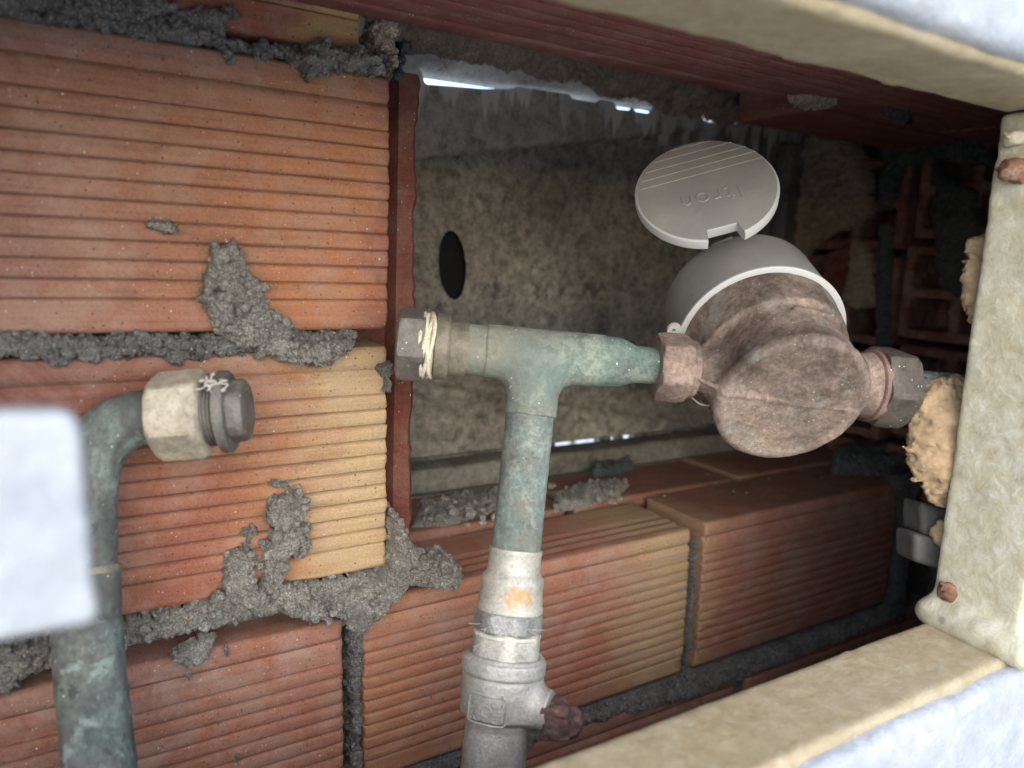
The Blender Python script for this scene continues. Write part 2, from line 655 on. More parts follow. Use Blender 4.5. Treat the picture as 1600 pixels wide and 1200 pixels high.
def concrete_mat(name, drips=False):
    n = NT(name, 0.9, spec=0.2)
    col = n.ramp(n.noise(22, 8, 0.68), [(0.30, (0.075, 0.068, 0.058)), (0.50, (0.17, 0.155, 0.13)), (0.72, (0.27, 0.25, 0.21))])
    m = n.noise(260, 6, 0.75)
    col = n.mix(0.7, col, n.ramp(m, [(0.3, 0.45), (0.52, 1.0), (0.75, 1.5)]), 'MULTIPLY')
    col = n.mix(n.ramp(n.noise(70, 6, 0.75), [(0.56, 0.0), (0.70, 0.75)]), col, (0.03, 0.032, 0.032))
    return n.done(col, n.bump(m, 0.5, 0.0008))


M_CONC = concrete_mat('concrete_limewashed')


def lintel_mat():
    n = NT('limewash_mouldy', 0.92, spec=0.15)
    col = n.ramp(n.noise(30, 8, 0.7), [(0.3, (0.30, 0.295, 0.28)), (0.5, (0.56, 0.55, 0.51)), (0.7, (0.70, 0.69, 0.64))])
    m = n.noise(300, 6, 0.75)
    col = n.mix(0.6, col, n.ramp(m, [(0.3, 0.4), (0.5, 1.0), (0.75, 1.3)]), 'MULTIPLY')
    col = n.mix(n.ramp(n.noise(48, 7, 0.78, vec=n.map(n.obj, loc=(2, 3, 1))), [(0.58, 0.0), (0.66, 0.85)]), col, (0.03, 0.042, 0.052))
    return n.done(col, n.bump(m, 0.5, 0.001))


M_LINT = lintel_mat()


def sheet_mat():
    n = NT('weathered_sheet', 0.62, metal=0.0, spec=0.3)
    big = n.noise(9, 6, 0.65, vec=n.pos)
    col = n.ramp(big, [(0.30, (0.135, 0.122, 0.102)), (0.5, (0.225, 0.205, 0.172)), (0.72, (0.33, 0.305, 0.255))])
    med = n.noise(120, 5, 0.72, vec=n.pos)
    col = n.mix(0.85, col, n.ramp(med, [(0.34, 0.45), (0.5, 1.0), (0.68, 1.5)]), 'MULTIPLY')
    bl = n.ramp(n.noise(34, 6, 0.75, vec=n.map(n.pos, loc=(4, 1, 3))), [(0.56, 0.0), (0.68, 0.7)])
    col = n.mix(bl, col, (0.03, 0.032, 0.034))
    # lime runs that came down from the gap along the top
    x, y, z = n.sep(n.pos)
    run = n.noise(1.0, 2, 0.5, vec=n.map(n.pos, (92, 1, 2)))
    wob = n.noise(1.0, 2, 0.5, vec=n.map(n.pos, (60, 1, 60)))
    depth = n.math('SUBTRACT', n.math('ADD', z, n.math('MULTIPLY', run, 0.13)), 0.785)
    depth = n.math('ADD', depth, n.math('MULTIPLY', n.math('SUBTRACT', wob, 0.5), 0.006))
    mask = n.math('MULTIPLY', n.ramp(depth, [(0.0, 0.0), (0.005, 0.8)]), n.ramp(n.noise(18, 3, 0.5, vec=n.map(n.pos, loc=(5, 5, 5))), [(0.35, 0.35), (0.6, 1.0)]))
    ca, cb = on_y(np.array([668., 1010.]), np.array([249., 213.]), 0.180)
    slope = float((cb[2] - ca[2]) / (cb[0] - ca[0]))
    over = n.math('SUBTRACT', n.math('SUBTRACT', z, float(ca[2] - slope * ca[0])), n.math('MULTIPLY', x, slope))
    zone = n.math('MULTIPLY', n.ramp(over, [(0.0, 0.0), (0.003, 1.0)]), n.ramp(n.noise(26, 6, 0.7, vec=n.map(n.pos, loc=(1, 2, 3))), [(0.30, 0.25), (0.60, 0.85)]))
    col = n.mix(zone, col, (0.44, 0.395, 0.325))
    col = n.mix(0.75, col, n.ramp(n.noise(150, 6, 0.8, vec=n.map(n.pos, loc=(7, 3, 1))), [(0.36, 0.50), (0.5, 1.0), (0.66, 1.4)]), 'MULTIPLY')
    col = n.mix(n.math('MULTIPLY', bl, 0.8), col, (0.06, 0.06, 0.058))
    col = n.mix(mask, col, (0.70, 0.68, 0.64))
    h = n.math('ADD', med, mask)
    return n.done(col, n.bump(h, 0.4, 0.0007))


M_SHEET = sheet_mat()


def copper_mat(name, base, teal, pale, red=0.35, tealbias=0.5, brown=None, flake=0.35, stain=None):
    n = NT(name, 0.72, metal=0.0, spec=0.35)
    a = n.noise(38, 7, 0.7, dist=0.6)
    col = n.ramp(a, [(0.30, base), (tealbias, teal), (tealbias + 0.24, pale)])
    scr = n.noise(330.0, 7, 0.85, dist=0.25)
    col = n.mix(0.75, col, n.ramp(scr, [(0.34, 0.42), (0.5, 0.95), (0.66, 1.7)]), 'MULTIPLY')
    col = n.mix(0.8, col, n.ramp(n.noise(16, 4, 0.6, vec=n.map(n.obj, (1, 1, 0.4), (3, 8, 5))), [(0.34, (0.50, 0.66, 0.70)), (0.5, (1.0, 1.0, 1.0)), (0.66, (1.22, 1.06, 0.86))]), 'MULTIPLY')
    if brown is not None:
        col = n.mix(n.ramp(n.noise(26, 5, 0.6, vec=n.map(n.obj, loc=(9, 2, 4))), [(0.50, 0.0), (0.66, 0.85)]), col, brown)
    col = n.mix(n.math('MULTIPLY', n.ramp(n.noise(130, 3, 0.6, vec=n.map(n.obj, loc=(1, 7, 3))), [(0.66, 0.0), (0.71, 1.0)]), red), col, (0.13, 0.05, 0.045))
    col = n.mix(n.math('MULTIPLY', n.ramp(n.noise(80, 5, 0.7, vec=n.map(n.obj, loc=(6, 1, 8))), [(0.60, 0.0), (0.70, 1.0)]), 0.6), col, pale)
    col = n.mix(n.math('MULTIPLY', n.ramp(n.noise(52, 6, 0.72, vec=n.map(n.obj, loc=(8, 3, 2)), dist=0.5), [(0.575, 0.0), (0.60, 1.0)]), flake), col, tuple(c * 0.9 for c in pale))
    col = n.mix(n.math('MULTIPLY', n.ramp(n.noise(75, 6, 0.72, vec=n.map(n.obj, loc=(2, 9, 7)), dist=0.4), [(0.61, 0.0), (0.63, 1.0)]), flake * 1.3), col, tuple(c * 0.65 for c in base))
    if stain is not None:
        p = at_z(np.array(float(stain[0])), np.array(float(stain[1])), stain[2])
        d = n.t.nodes.new('ShaderNodeVectorMath')
        d.operation = 'DISTANCE'
        n.put(d.inputs[0], n.pos)
        d.inputs[1].default_value = tuple(p)
        f = n.math('ADD', d.outputs['Value'], n.math('MULTIPLY', n.math('SUBTRACT', n.noise(90, 6, 0.75), 0.5), 0.030))
        col = n.mix(n.ramp(f, [(0.008, 0.50), (0.024, 0.0)]), col, (0.085, 0.135, 0.13))
    col = n.mix(n.speck(480, 0.20, 0.05), col, (0.70, 0.72, 0.66))
    h = n.math('ADD', scr, n.math('MULTIPLY', a, 0.8))
    return n.done(col, n.bump(h, 0.7, 0.0010))


M_COP = copper_mat('copper_verdigris', (0.105, 0.112, 0.10), (0.145, 0.18, 0.162), (0.29, 0.325, 0.29), brown=(0.145, 0.13, 0.105), flake=0.45)
M_COPG = copper_mat('copper_dusty_green', (0.12, 0.118, 0.095), (0.18, 0.215, 0.172), (0.31, 0.33, 0.265), brown=(0.19, 0.175, 0.13), stain=(836, 580, 0.343))
M_COPD = copper_mat('copper_dark_patina', (0.055, 0.062, 0.06), (0.10, 0.113, 0.106), (0.24, 0.30, 0.275), red=0.8, brown=(0.095, 0.09, 0.083), flake=0.7)


def bronze_mat(name, warm=1.0):
    n = NT(name, 0.66, metal=0.15, spec=0.4)
    a = n.noise(30, 7, 0.7, dist=0.5)
    col = n.ramp(a, [(0.30, (0.070, 0.050, 0.038)), (0.46, (0.145, 0.107, 0.085)), (0.60, (0.225, 0.172 * warm, 0.138 * warm)), (0.78, (0.32, 0.27, 0.22))])
    m = n.noise(380, 6, 0.8)
    col = n.mix(0.65, col, n.ramp(m, [(0.34, 0.4), (0.5, 1.0), (0.66, 1.7)]), 'MULTIPLY')
    col = n.mix(0.85, col, n.ramp(n.noise(24, 4, 0.6, vec=n.map(n.obj, loc=(2, 4, 6))), [(0.36, (0.50, 0.47, 0.47)), (0.5, (1.0, 1.0, 1.0)), (0.66, (1.35, 1.3, 1.22))]), 'MULTIPLY')
    col = n.mix(n.ramp(n.noise(44, 5, 0.7, vec=n.map(n.obj, loc=(5, 2, 9))), [(0.56, 0.0), (0.70, 0.6)]), col, (0.24, 0.25, 0.225))
    col = n.mix(n.ramp(n.noise(60, 4, 0.65, vec=n.map(n.obj, loc=(1, 8, 3))), [(0.63, 0.0), (0.70, 0.6)]), col, (0.16, 0.23, 0.19))
    col = n.mix(n.ramp(n.noise(50, 3, 0.6, vec=n.map(n.obj, loc=(7, 8, 1))), [(0.66, 0.0), (0.72, 0.7)]), col, (0.30, 0.13, 0.09))
    col = n.mix(n.math('MULTIPLY', n.speck(620, 0.26, 0.05), 0.7), col, (0.52, 0.48, 0.42))
    col = n.mix(n.speck(300, 0.11, 0.03, vec=n.map(n.obj, loc=(2, 2, 7))), col, (0.72, 0.70, 0.64))
    h = n.math('ADD', m, a)
    return n.done(col, n.bump(h, 0.9, 0.0011))


M_BRZ = bronze_mat('bronze_corroded')
M_BRZC = bronze_mat('bronze_union', 0.92)


def metal_dust(name, c0, c1, c2, rough=0.6, metal=0.3, scale=60, spk=0.08):
    n = NT(name, rough, metal=metal, spec=0.4)
    col = n.ramp(n.noise(scale, 7, 0.7), [(0.32, c0), (0.52, c1), (0.72, c2)])
    m = n.noise(700, 4, 0.7)
    col = n.mix(0.6, col, n.ramp(m, [(0.3, 0.6), (0.52, 1.0), (0.75, 1.35)]), 'MULTIPLY')
    col = n.mix(n.speck(520, 0.20, spk * 0.6), col, (0.66, 0.64, 0.58))
    return n.done(col, n.bump(n.math('ADD', m, n.noise(240, 5, 0.75)), 0.55, 0.0008))


M_BRASS = metal_dust('brass_dull', (0.10, 0.088, 0.066), (0.20, 0.175, 0.13), (0.30, 0.27, 0.20))
M_PLUG = metal_dust('iron_plug', (0.085, 0.078, 0.07), (0.15, 0.137, 0.12), (0.23, 0.21, 0.185))
M_NICK = metal_dust('nickel_dusty', (0.26, 0.255, 0.225), (0.38, 0.37, 0.33), (0.48, 0.47, 0.42), rough=0.5, metal=0.35, scale=35)
M_NICKD = metal_dust('nickel_dark', (0.17, 0.175, 0.175), (0.28, 0.285, 0.28), (0.40, 0.40, 0.38), rough=0.45, metal=0.5)
M_NUTL = metal_dust('brass_limed', (0.24, 0.21, 0.16), (0.40, 0.355, 0.27), (0.55, 0.50, 0.40), metal=0.0, scale=90, spk=0.02)
M_NUTR = metal_dust('brass_dark', (0.045, 0.038, 0.032), (0.085, 0.073, 0.06), (0.14, 0.122, 0.10))  # dark grey-brown brass of the outlet nut
M_RUST = metal_dust('rust_dark', (0.035, 0.022, 0.02), (0.085, 0.048, 0.040), (0.17, 0.092, 0.065), rough=0.9, metal=0.0, scale=220, spk=0.03)
M_RUSTO = metal_dust('rust_orange', (0.10, 0.045, 0.03), (0.18, 0.088, 0.055), (0.30, 0.24, 0.20), rough=0.9, metal=0.0, scale=160, spk=0.0)
M_HEMP = metal_dust('thread_sealant', (0.42, 0.37, 0.26), (0.60, 0.54, 0.40), (0.72, 0.66, 0.52), rough=0.9, metal=0.0, scale=300, spk=0.0)
M_FIBRE = metal_dust('hemp_fibre', (0.36, 0.345, 0.30), (0.45, 0.43, 0.38), (0.54, 0.52, 0.46), rough=0.9, metal=0.0, spk=0.0)
M_WASH = metal_dust('washer_pink', (0.11, 0.066, 0.054), (0.17, 0.10, 0.08), (0.23, 0.16, 0.13), metal=0.0)


def valve_top_mat():
    n = NT('nickel_rust_spot', 0.55, metal=0.3, spec=0.4)
    col = n.ramp(n.noise(35, 7, 0.7), [(0.32, (0.24, 0.23, 0.20)), (0.52, (0.36, 0.35, 0.305)), (0.72, (0.48, 0.465, 0.41))])
    m = n.noise(700, 4, 0.7)
    col = n.mix(0.6, col, n.ramp(m, [(0.3, 0.6), (0.52, 1.0), (0.75, 1.35)]), 'MULTIPLY')
    p = at_z(811, 938, 0.328)
    d = n.t.nodes.new('ShaderNodeVectorMath')
    d.operation = 'DISTANCE'
    n.put(d.inputs[0], n.map(n.pos, (1, 1, 1.6), (0, 0, 0)))
    d.inputs[1].default_value = (p[0], p[1], p[2] * 1.6)
    f = n.math('ADD', d.outputs['Value'], n.math('MULTIPLY', n.math('SUBTRACT', n.noise(330, 6, 0.8), 0.5), 0.034))
    col = n.mix(n.ramp(f, [(0.0, 0.9), (0.0030, 0.8), (0.0075, 0.0)]), col, (0.40, 0.19, 0.045))
    return n.done(col, n.bump(m, 0.4, 0.0006))


M_VTOP = valve_top_mat()


def plastic_mat(name, c, dusty=0.25):
    n = NT(name, 0.48, spec=0.4)
    d = n.noise(45, 6, 0.7)
    col = n.mix(n.ramp(d, [(0.42, 0.0), (0.75, dusty)]), c, (0.33, 0.30, 0.25))
    col = n.mix(n.speck(240, 0.13, 0.06), col, (0.10, 0.09, 0.08))
    col = n.mix(n.ramp(n.noise(110, 5, 0.7, vec=n.map(n.obj, loc=(3, 3, 3))), [(0.62, 0.0), (0.75, 0.30)]), col, (0.17, 0.155, 0.13))
    return n.done(col, n.bump(n.noise(1500, 2), 0.10, 0.0003), n.ramp(d, [(0.3, 0.42), (0.7, 0.62)]))


M_PLAS = plastic_mat('plastic_grey', (0.225, 0.221, 0.21), 0.6)
M_PLAL = plastic_mat('plastic_pale', (0.42, 0.42, 0.40), 0.1)
M_PLAR = plastic_mat('plastic_scuffed', (0.40, 0.395, 0.37), 0.1)


def cream_mat(name, tan=False):
    n = NT(name, 0.55, spec=0.4)
    a = n.noise(125, 9, 0.8, dist=0.45)
    if tan:
        st = [(0.30, (0.24, 0.19, 0.115)), (0.5, (0.31, 0.258, 0.168)), (0.70, (0.38, 0.34, 0.25))]
    else:
        st = [(0.30, (0.30, 0.268, 0.18)), (0.43, (0.37, 0.34, 0.245)), (0.54, (0.42, 0.40, 0.315)), (0.66, (0.50, 0.49, 0.44))]
    col = n.ramp(a, st)
    col = n.mix(0.5, col, n.ramp(n.noise(16, 5, 0.6), [(0.3, (0.86, 0.78, 0.62)), (0.6, (1.05, 1.04, 1.0))]), 'MULTIPLY')
    col = n.mix(n.ramp(n.noise(34, 4, 0.65, vec=n.map(n.obj, loc=(5, 5, 1))), [(0.60, 0.0), (0.72, 0.6)]), col, (0.30, 0.185, 0.085))
    col = n.mix(n.speck(90, 0.2, 0.10), col, (0.30, 0.27, 0.22))
    return n.done(col, n.bump(n.math('ADD', a, n.math('MULTIPLY', n.noise(420, 4, 0.7), 0.5)), 0.6, 0.0012), n.ramp(a, [(0.3, 0.55), (0.7, 0.28)]))


M_CREAM = cream_mat('cream_crackled_paint')
M_CREAMT = cream_mat('cream_yellowed_paint', True)


def white_mat(name='white_paint_rough', tint=(0.265, 0.285, 0.31)):
    n = NT(name, 0.5, spec=0.45)
    a = n.noise(60, 6, 0.7)
    col = n.ramp(a, [(0.3, tuple(c * 0.86 for c in tint)), (0.5, tint), (0.8, (0.38, 0.395, 0.41))])
    col = n.mix(n.ramp(n.noise(60, 7, 0.75, vec=n.map(n.obj, loc=(2, 6, 4)), dist=0.6), [(0.55, 0.0), (0.66, 0.7)]), col, (0.20, 0.215, 0.25))
    col = n.mix(n.ramp(n.noise(24, 4, 0.6, vec=n.map(n.obj, loc=(8, 6, 4))), [(0.56, 0.0), (0.72, 0.5)]), col, (0.46, 0.42, 0.32))
    return n.done(col, n.bump(n.math('ADD', a, n.noise(250, 4)), 0.6, 0.0015))


M_WHITE = white_mat()


def simple(name, c, rough=0.9, noise=40):
    n = NT(name, rough, spec=0.2)
    col = n.ramp(n.noise(noise, 6, 0.7), [(0.3, tuple(x * 0.7 for x in c)), (0.7, tuple(min(1, x * 1.25) for x in c))])
    return n.done(col, n.bump(n.noise(noise * 5, 4), 0.3, 0.001))


M_FOAM = simple('foam_tan', (0.29, 0.208, 0.122), 0.95, 120)
M_BLACK = simple('lock_black', (0.012, 0.012, 0.014))
M_GROUND = simple('paving_pale', (0.66, 0.645, 0.61), 0.9, 8)
M_LEAF = simple('leaf_green', (0.10, 0.17, 0.035), 0.6, 60)
M_GREYB = simple('hinge_grey', (0.075, 0.073, 0.066), 0.7, 90)
M_RENDER = simple('chamber_render', (0.46, 0.44, 0.41), 0.95, 30)

# ------------------------------------------------------------------ the setting: ground, chamber
gV, gF = box((-30, -30, -0.3), (30, 30, 0.0))
tag(mesh_ob('ground', gV, gF, M_GROUND, loc=(0, 0, 0), smooth=False), kind='structure')


def zd(d):
    return ZC - d


# ------------------------------------------------------------------ bricks
GROOVES = [0.10] + [0.205 + 0.0675 * i for i in range(11)]


def brick_mesh(x0, x1, d0, d1, y0=0.0, thick=0.062, rot=0.0, seed=0, top_grooves=False, chip=0.0008, skew=0.0):
    """ribbed clay block: front ribs run along X. returns world verts, faces, local origin"""
    L, H = x1 - x0, d1 - d0
    v = [0.0]
    for g in GROOVES:
        gv = g * H
        w = 1.7e-3 if g == 0.10 else 0.60e-3
        for o in (-2.2, -1.3, -0.7, 0, 0.7, 1.3, 2.2):
            v.append(gv + o * w)
    for a, b in zip(GROOVES[:-1], GROOVES[1:]):
        v.append((a + b) / 2 * H)
    v += [0.0006, 0.0014, 0.0026, H - 0.0026, H - 0.0014, H - 0.0006, H, H * 0.93, H * 0.96, H * 0.05]
    v = np.array(sorted(set(np.round(v, 6))))
    y = np.zeros_like(v)
    for g in GROOVES:
        w, dp = (1.5e-3, 2.2e-3) if g == 0.10 else (0.45e-3, 1.25e-3)
        y += dp * np.exp(-((v - g * H) / w) ** 2)
    for a, b in zip(GROOVES[1:-1], GROOVES[2:]):
        u = np.clip((v / H - a) / (b - a), 0, 1)
        y -= 0.0010 * np.sin(math.pi * u) ** 0.8 * (0.75 + 0.4 * (1 - u))
    e = np.minimum(v, H - v)
    y += 0.0022 * np.clip(1 - e / 0.0026, 0, 1) ** 2
    # closed section: front (top to bottom), bottom, back, top
    sec_y, sec_v = list(y), list(v)
    for q in (0.25, 0.6):
        sec_y.append(0.002 + thick * q); sec_v.append(H)
    sec_y += [thick, thick]; sec_v += [H, 0.0]
    tg = np.linspace(thick * 0.97, 0.004, 26)
    for q in tg:
        dz = 0.0
        if top_grooves:
            for c in (0.012, 0.021, 0.030):
                dz += 0.0012 * math.exp(-((q - c) / 0.0016) ** 2)
        sec_y.append(q); sec_v.append(dz)
    sec_y, sec_v = np.array(sec_y), np.array(sec_v)
    xs = np.concatenate([[0, 0.0004, 0.0012], np.linspace(0.003, L - 0.003, max(8, int(L / 0.0032))), [L - 0.0012, L - 0.0004, L]])
    ns, nx = len(sec_y), len(xs)
    X = np.repeat(xs, ns)
    Y = np.tile(sec_y, nx)
    D = np.tile(sec_v, nx)
    P = np.stack([X, Y, D], 1)
    P0 = P + np.array([seed * 1.7, seed * 0.9, seed * 2.3])
    endw = np.exp(-np.minimum(X, L - X) / 0.002)
    # rounded, chipped ends
    Y = Y + np.where(Y < thick * 0.3, 1, 0) * 0.0016 * endw ** 2
    Y = Y + np.where(Y < thick * 0.3, 1, 0) * (0.00022 * fbm(P0, 60, 3, seed) + 0.00012 * fbm(P0, 500, 2, seed + 2))
    sgn = np.where(X < L / 2, 1, -1)
    jx = fbm(np.stack([sgn * 0.1, Y, D], 1) + seed, 240, 3, seed + 4)
    X = X + sgn * endw * (chip * 1.2 + chip * 1.6 * jx)
    D = D + 0.00014 * fbm(np.stack([X, np.zeros_like(X), D * 0.2], 1) + seed, 18, 2, seed + 6)
    edgew = np.exp(-np.minimum(D, np.abs(H - D)) / 0.002) * np.exp(-np.abs(Y) / 0.004)
    Y = Y + edgew * 0.0016 * np.clip(fbm(P0, 110, 3, seed + 8), 0, 1)
    D = D + skew * X
    c, s = math.cos(rot), math.sin(rot)
    chipn = np.clip(fbm(P0, 75, 3, seed + 14) - 0.42, 0, 1) * (Y < 0.004) * (np.minimum(D, H - D) > 0.002)
    Y = Y + 0.006 * chipn
    V = np.stack([x0 + X * c - D * s, y0 + Y, ZC - (d0 + X * s + D * c)], 1)
    F = grid_faces(nx, ns, False, True)
    F.append(tuple(range(ns - 1, -1, -1)))
    F.append(tuple(range((nx - 1) * ns, nx * ns)))
    return V, F, np.array([x0, y0, ZC - d0])


wall = thing('brick_wall', 'ribbed red clay block wall around the meter opening, smeared with grey mortar', 'brick wall', (0.1, 0.03, zd(0.36)))


def brick(x0, x1, d0, d1, m, parent, label=None, **k):
    V, F, o = brick_mesh(x0, x1, d0, d1, **k)
    b = mesh_ob('brick', V, F, m, parent, loc=o)
    sharp(b, 50)
    if label:
        b['label'] = label
    return b


B1 = brick(-0.0995, 0.1352, -0.0826, 0.0372, M_B1, wall, 'orange ribbed block with a triangular mortar splat', seed=1)
B2 = brick(-0.0985, 0.1350, 0.0475, 0.1650, M_B2, wall, 'red ribbed block turning buff at its right end', seed=2, rot=math.radians(-0.35))
B3 = brick(0.1212, 0.3560, 0.1815, 0.2880, M_B3, wall, 'ribbed block with buff right end behind the valve', seed=3, top_grooves=True, rot=math.radians(-0.8))
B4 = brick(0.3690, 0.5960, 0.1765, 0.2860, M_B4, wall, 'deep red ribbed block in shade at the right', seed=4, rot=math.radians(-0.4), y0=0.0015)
B5 = brick(-0.1240, 0.1120, 0.1905, 0.3050, M_B5, wall, 'brown red ribbed block below the splat', seed=5, rot=math.radians(-0.4))
B6 = brick(-0.1200, 0.1205, -0.2100, -0.0910, M_TOP, wall, 'plum block with buff end under the ceiling', seed=6)
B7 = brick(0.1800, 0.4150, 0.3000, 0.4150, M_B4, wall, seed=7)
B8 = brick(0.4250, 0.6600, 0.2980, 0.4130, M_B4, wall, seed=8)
B9 = brick(-0.0700, 0.1700, 0.3150, 0.4300, M_B5, wall, seed=9)
BL = brick(-0.2500, -0.1060, -0.0830, 0.0370, M_B1, wall, seed=10)
BM = brick(-0.2500, -0.1050, 0.0480, 0.1650, M_B2, wall, seed=11)
# second row of blocks behind the low course: only their tops show
for i, (a, b) in enumerate(((0.10, 0.300), (0.306, 0.47), (0.476, 0.665))):
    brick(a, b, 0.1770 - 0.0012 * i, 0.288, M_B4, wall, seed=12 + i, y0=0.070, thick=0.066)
cv, cf = join(box((-0.40, 0.022, zd(0.44)), (0.1195, 0.115, zd(-0.30))), box((0.10, 0.02, zd(0.44)), (0.70, 0.134, zd(0.196))), box((-0.40, 0.0035, zd(0.44)), (0.655, 0.03, zd(0.2895))))
core = mesh_ob('mortar_core', cv, cf, M_MDARK, wall, smooth=False)

# mortar: beds between the blocks, squeezed out and rough


_ico = None


def ico():
    global _ico
    if _ico is None:
        t = (1 + 5 ** 0.5) / 2
        v = [(-1, t, 0), (1, t, 0), (-1, -t, 0), (1, -t, 0), (0, -1, t), (0, 1, t), (0, -1, -t), (0, 1, -t), (t, 0, -1), (t, 0, 1), (-t, 0, -1), (-t, 0, 1)]
        f = [(0, 11, 5), (0, 5, 1), (0, 1, 7), (0, 7, 10), (0, 10, 11), (1, 5, 9), (5, 11, 4), (11, 10, 2), (10, 7, 6), (7, 1, 8), (3, 9, 4), (3, 4, 2), (3, 2, 6), (3, 6, 8), (3, 8, 9), (4, 9, 5), (2, 4, 11), (6, 2, 10), (8, 6, 7), (9, 8, 1)]
        v = [np.array(p) / np.linalg.norm(p) for p in v]
        mid, g = {}, []

        def m_(a, b):
            k = (min(a, b), max(a, b))
            if k not in mid:
                q = v[a] + v[b]
                v.append(q / np.linalg.norm(q))
                mid[k] = len(v) - 1
            return mid[k]
        for a, b, c in f:
            ab, bc, ca = m_(a, b), m_(b, c), m_(c, a)
            g += [(a, ab, ca), (b, bc, ab), (c, ca, bc), (ab, bc, ca)]
        _ico = (np.array(v), np.array(g))
    return _ico


def crumbs(V, F, per, seed, rmax=0.0026):
    """angular grains stuck into a mortar surface"""
    F = np.asarray(F)
    if not len(F):
        return V, F
    A, B, C = V[F[:, 0]], V[F[:, 1]], V[F[:, 2]]
    ar = np.linalg.norm(np.cross(B - A, C - A), axis=1)
    g = np.random.default_rng(seed + 900)
    n = int(ar.sum() / per)
    if n < 1:
        return V, F
    pick = g.choice(len(F), n, p=ar / ar.sum())
    iv, jf = ico()
    Vs, Fs, o = [V], [F], len(V)
    for k in pick:
        c = V[F[k]].mean(0)
        rad = 0.0006 + (rmax - 0.0006) * g.random() ** 2.2
        sc3 = g.uniform(0.6, 1.25, 3)
        q = iv * (1 + 0.30 * vnoise(iv * 1.6 + g.uniform(0, 50, 3), 3))[:, None] * sc3 * rad
        a, b = g.uniform(0, 6.28, 2)
        ca, sa, cb, sb = math.cos(a), math.sin(a), math.cos(b), math.sin(b)
        q = q @ np.array([[ca, -sa, 0], [sa, ca, 0], [0, 0, 1]]) @ np.array([[1, 0, 0], [0, cb, -sb], [0, sb, cb]])
        Vs.append(q + c)
        Fs.append(np.c_[jf, jf[:, 2]] + o)
        o += len(iv)
    quads = np.concatenate(Fs)
    return np.concatenate(Vs), [tuple(f) if f[2] != f[3] else tuple(f[:3]) for f in quads.tolist()]


def mort(name, pts, thick, m=M_MORT, y=0.0, parent=None, per=2.0e-5, **k):
    V, F = wall_splat(pts, thick, y, **k)
    V, F = crumbs(V, F, per, k.get('seed', 0), 0.0026 if thick > 0.005 else 0.0013)
    return mesh_ob(name, V, F, m, parent or wall, smooth=False)


mort('mortar_bed', [(-60, -30), (240, -30), (262, 8), (330, 14), (382, 26), (352, 40), (350, 58), (372, 62), (420, 70), (470, 78), (520, 80), (596, 86), (597, 121), (560, 114), (520, 116), (470, 103), (400, 92), (350, 84), (300, 74), (240, 64), (180, 56), (120, 47), (60, 40), (-60, 28)],
     0.0060, M_MDARK, y=0.004, seed=31, under=0.004)
mort('mortar_bed', [(-60, 515), (150, 520), (300, 520), (545, 512), (552, 528), (540, 548), (500, 560), (440, 556), (400, 550), (330, 556), (310, 566), (240, 556), (180, 562), (120, 558), (100, 568), (40, 556), (-60, 556)],
     0.0070, M_MDARK, y=0.005, seed=32, under=0.004)
mort('mortar_bed', [(-60, 1010), (60, 1000), (190, 962), (300, 938), (380, 905), (460, 905), (540, 896), (600, 888), (610, 905), (612, 930), (560, 952), (540, 955), (480, 955), (430, 950), (350, 968), (270, 985), (192, 1004), (100, 1030), (-60, 1070)],
     0.0055, M_MORT, y=0.003, seed=33, under=0.004)
mort('mortar_bed', [(536, 950), (570, 945), (568, 990), (562, 1080), (560, 1230), (542, 1230), (547, 1100), (545, 1010)], 0.006, M_MDARK, y=0.010, seed=34, under=0.004)
mort('mortar_bed', [(560, 1225), (700, 1180), (800, 1146), (905, 1104), (1000, 1078), (1062, 1052), (1072, 1040), (1080, 1050), (1170, 1018), (1300, 975), (1400, 935), (1400, 955), (1290, 1000), (1150, 1052), (1060, 1082), (900, 1125), (790, 1165), (660, 1212), (560, 1260)],
     0.0065, M_MDARK, y=0.006, seed=35, under=0.004)
mort('mortar_bed', [(1080, 835), (1098, 830), (1090, 880), (1082, 960), (1074, 1045), (1058, 1048), (1066, 960), (1074, 890)], 0.004, M_MDARK, y=0.014, seed=36, under=0.004)
mort('mortar_bed', [(1388, 740), (1425, 740), (1410, 860), (1398, 965), (1375, 960), (1388, 880), (1400, 800)], 0.007, M_MTEAL, y=0.004, seed=37, under=0.004)
# splats on the faces
mort('mortar_splat', [(343, 380), (362, 374), (378, 396), (384, 412), (398, 430), (412, 442), (412, 466), (430, 486), (452, 506), (452, 528), (476, 535), (545, 522), (540, 545), (512, 566), (480, 570), (436, 556), (404, 552), (388, 545), (350, 528), (332, 505), (310, 470), (315, 440), (326, 412), (324, 388)],
     0.0095, M_MORT, y=-0.0005, seed=41, edge=0.003, lump=0.9)['label'] = 'triangular grey mortar splat on the orange block'
mort('mortar_splat', [(324, 378), (332, 384), (336, 400), (328, 402)], 0.003, M_MORT, y=-0.001, seed=42, edge=0.002, jag=0.0008)
mort('mortar_splat', [(225, 346), (246, 341), (278, 346), (279, 362), (266, 370), (246, 362), (226, 358)], 0.0045, M_MORT, y=-0.001, seed=43, edge=0.003, jag=0.0012)
mort('mortar_splat', [(460, 86), (474, 72), (496, 68), (520, 80), (548, 74), (566, 78), (588, 94), (586, 120), (560, 116), (520, 112), (492, 124), (478, 132), (468, 118), (456, 100)], 0.013, M_MORT, y=0.0, seed=44, edge=0.006)
mort('mortar_splat', [(340, 66), (350, 64), (358, 84), (366, 96), (360, 104), (352, 98), (346, 82)], 0.004, M_MORT, y=-0.001, seed=45, edge=0.002, jag=0.0008)
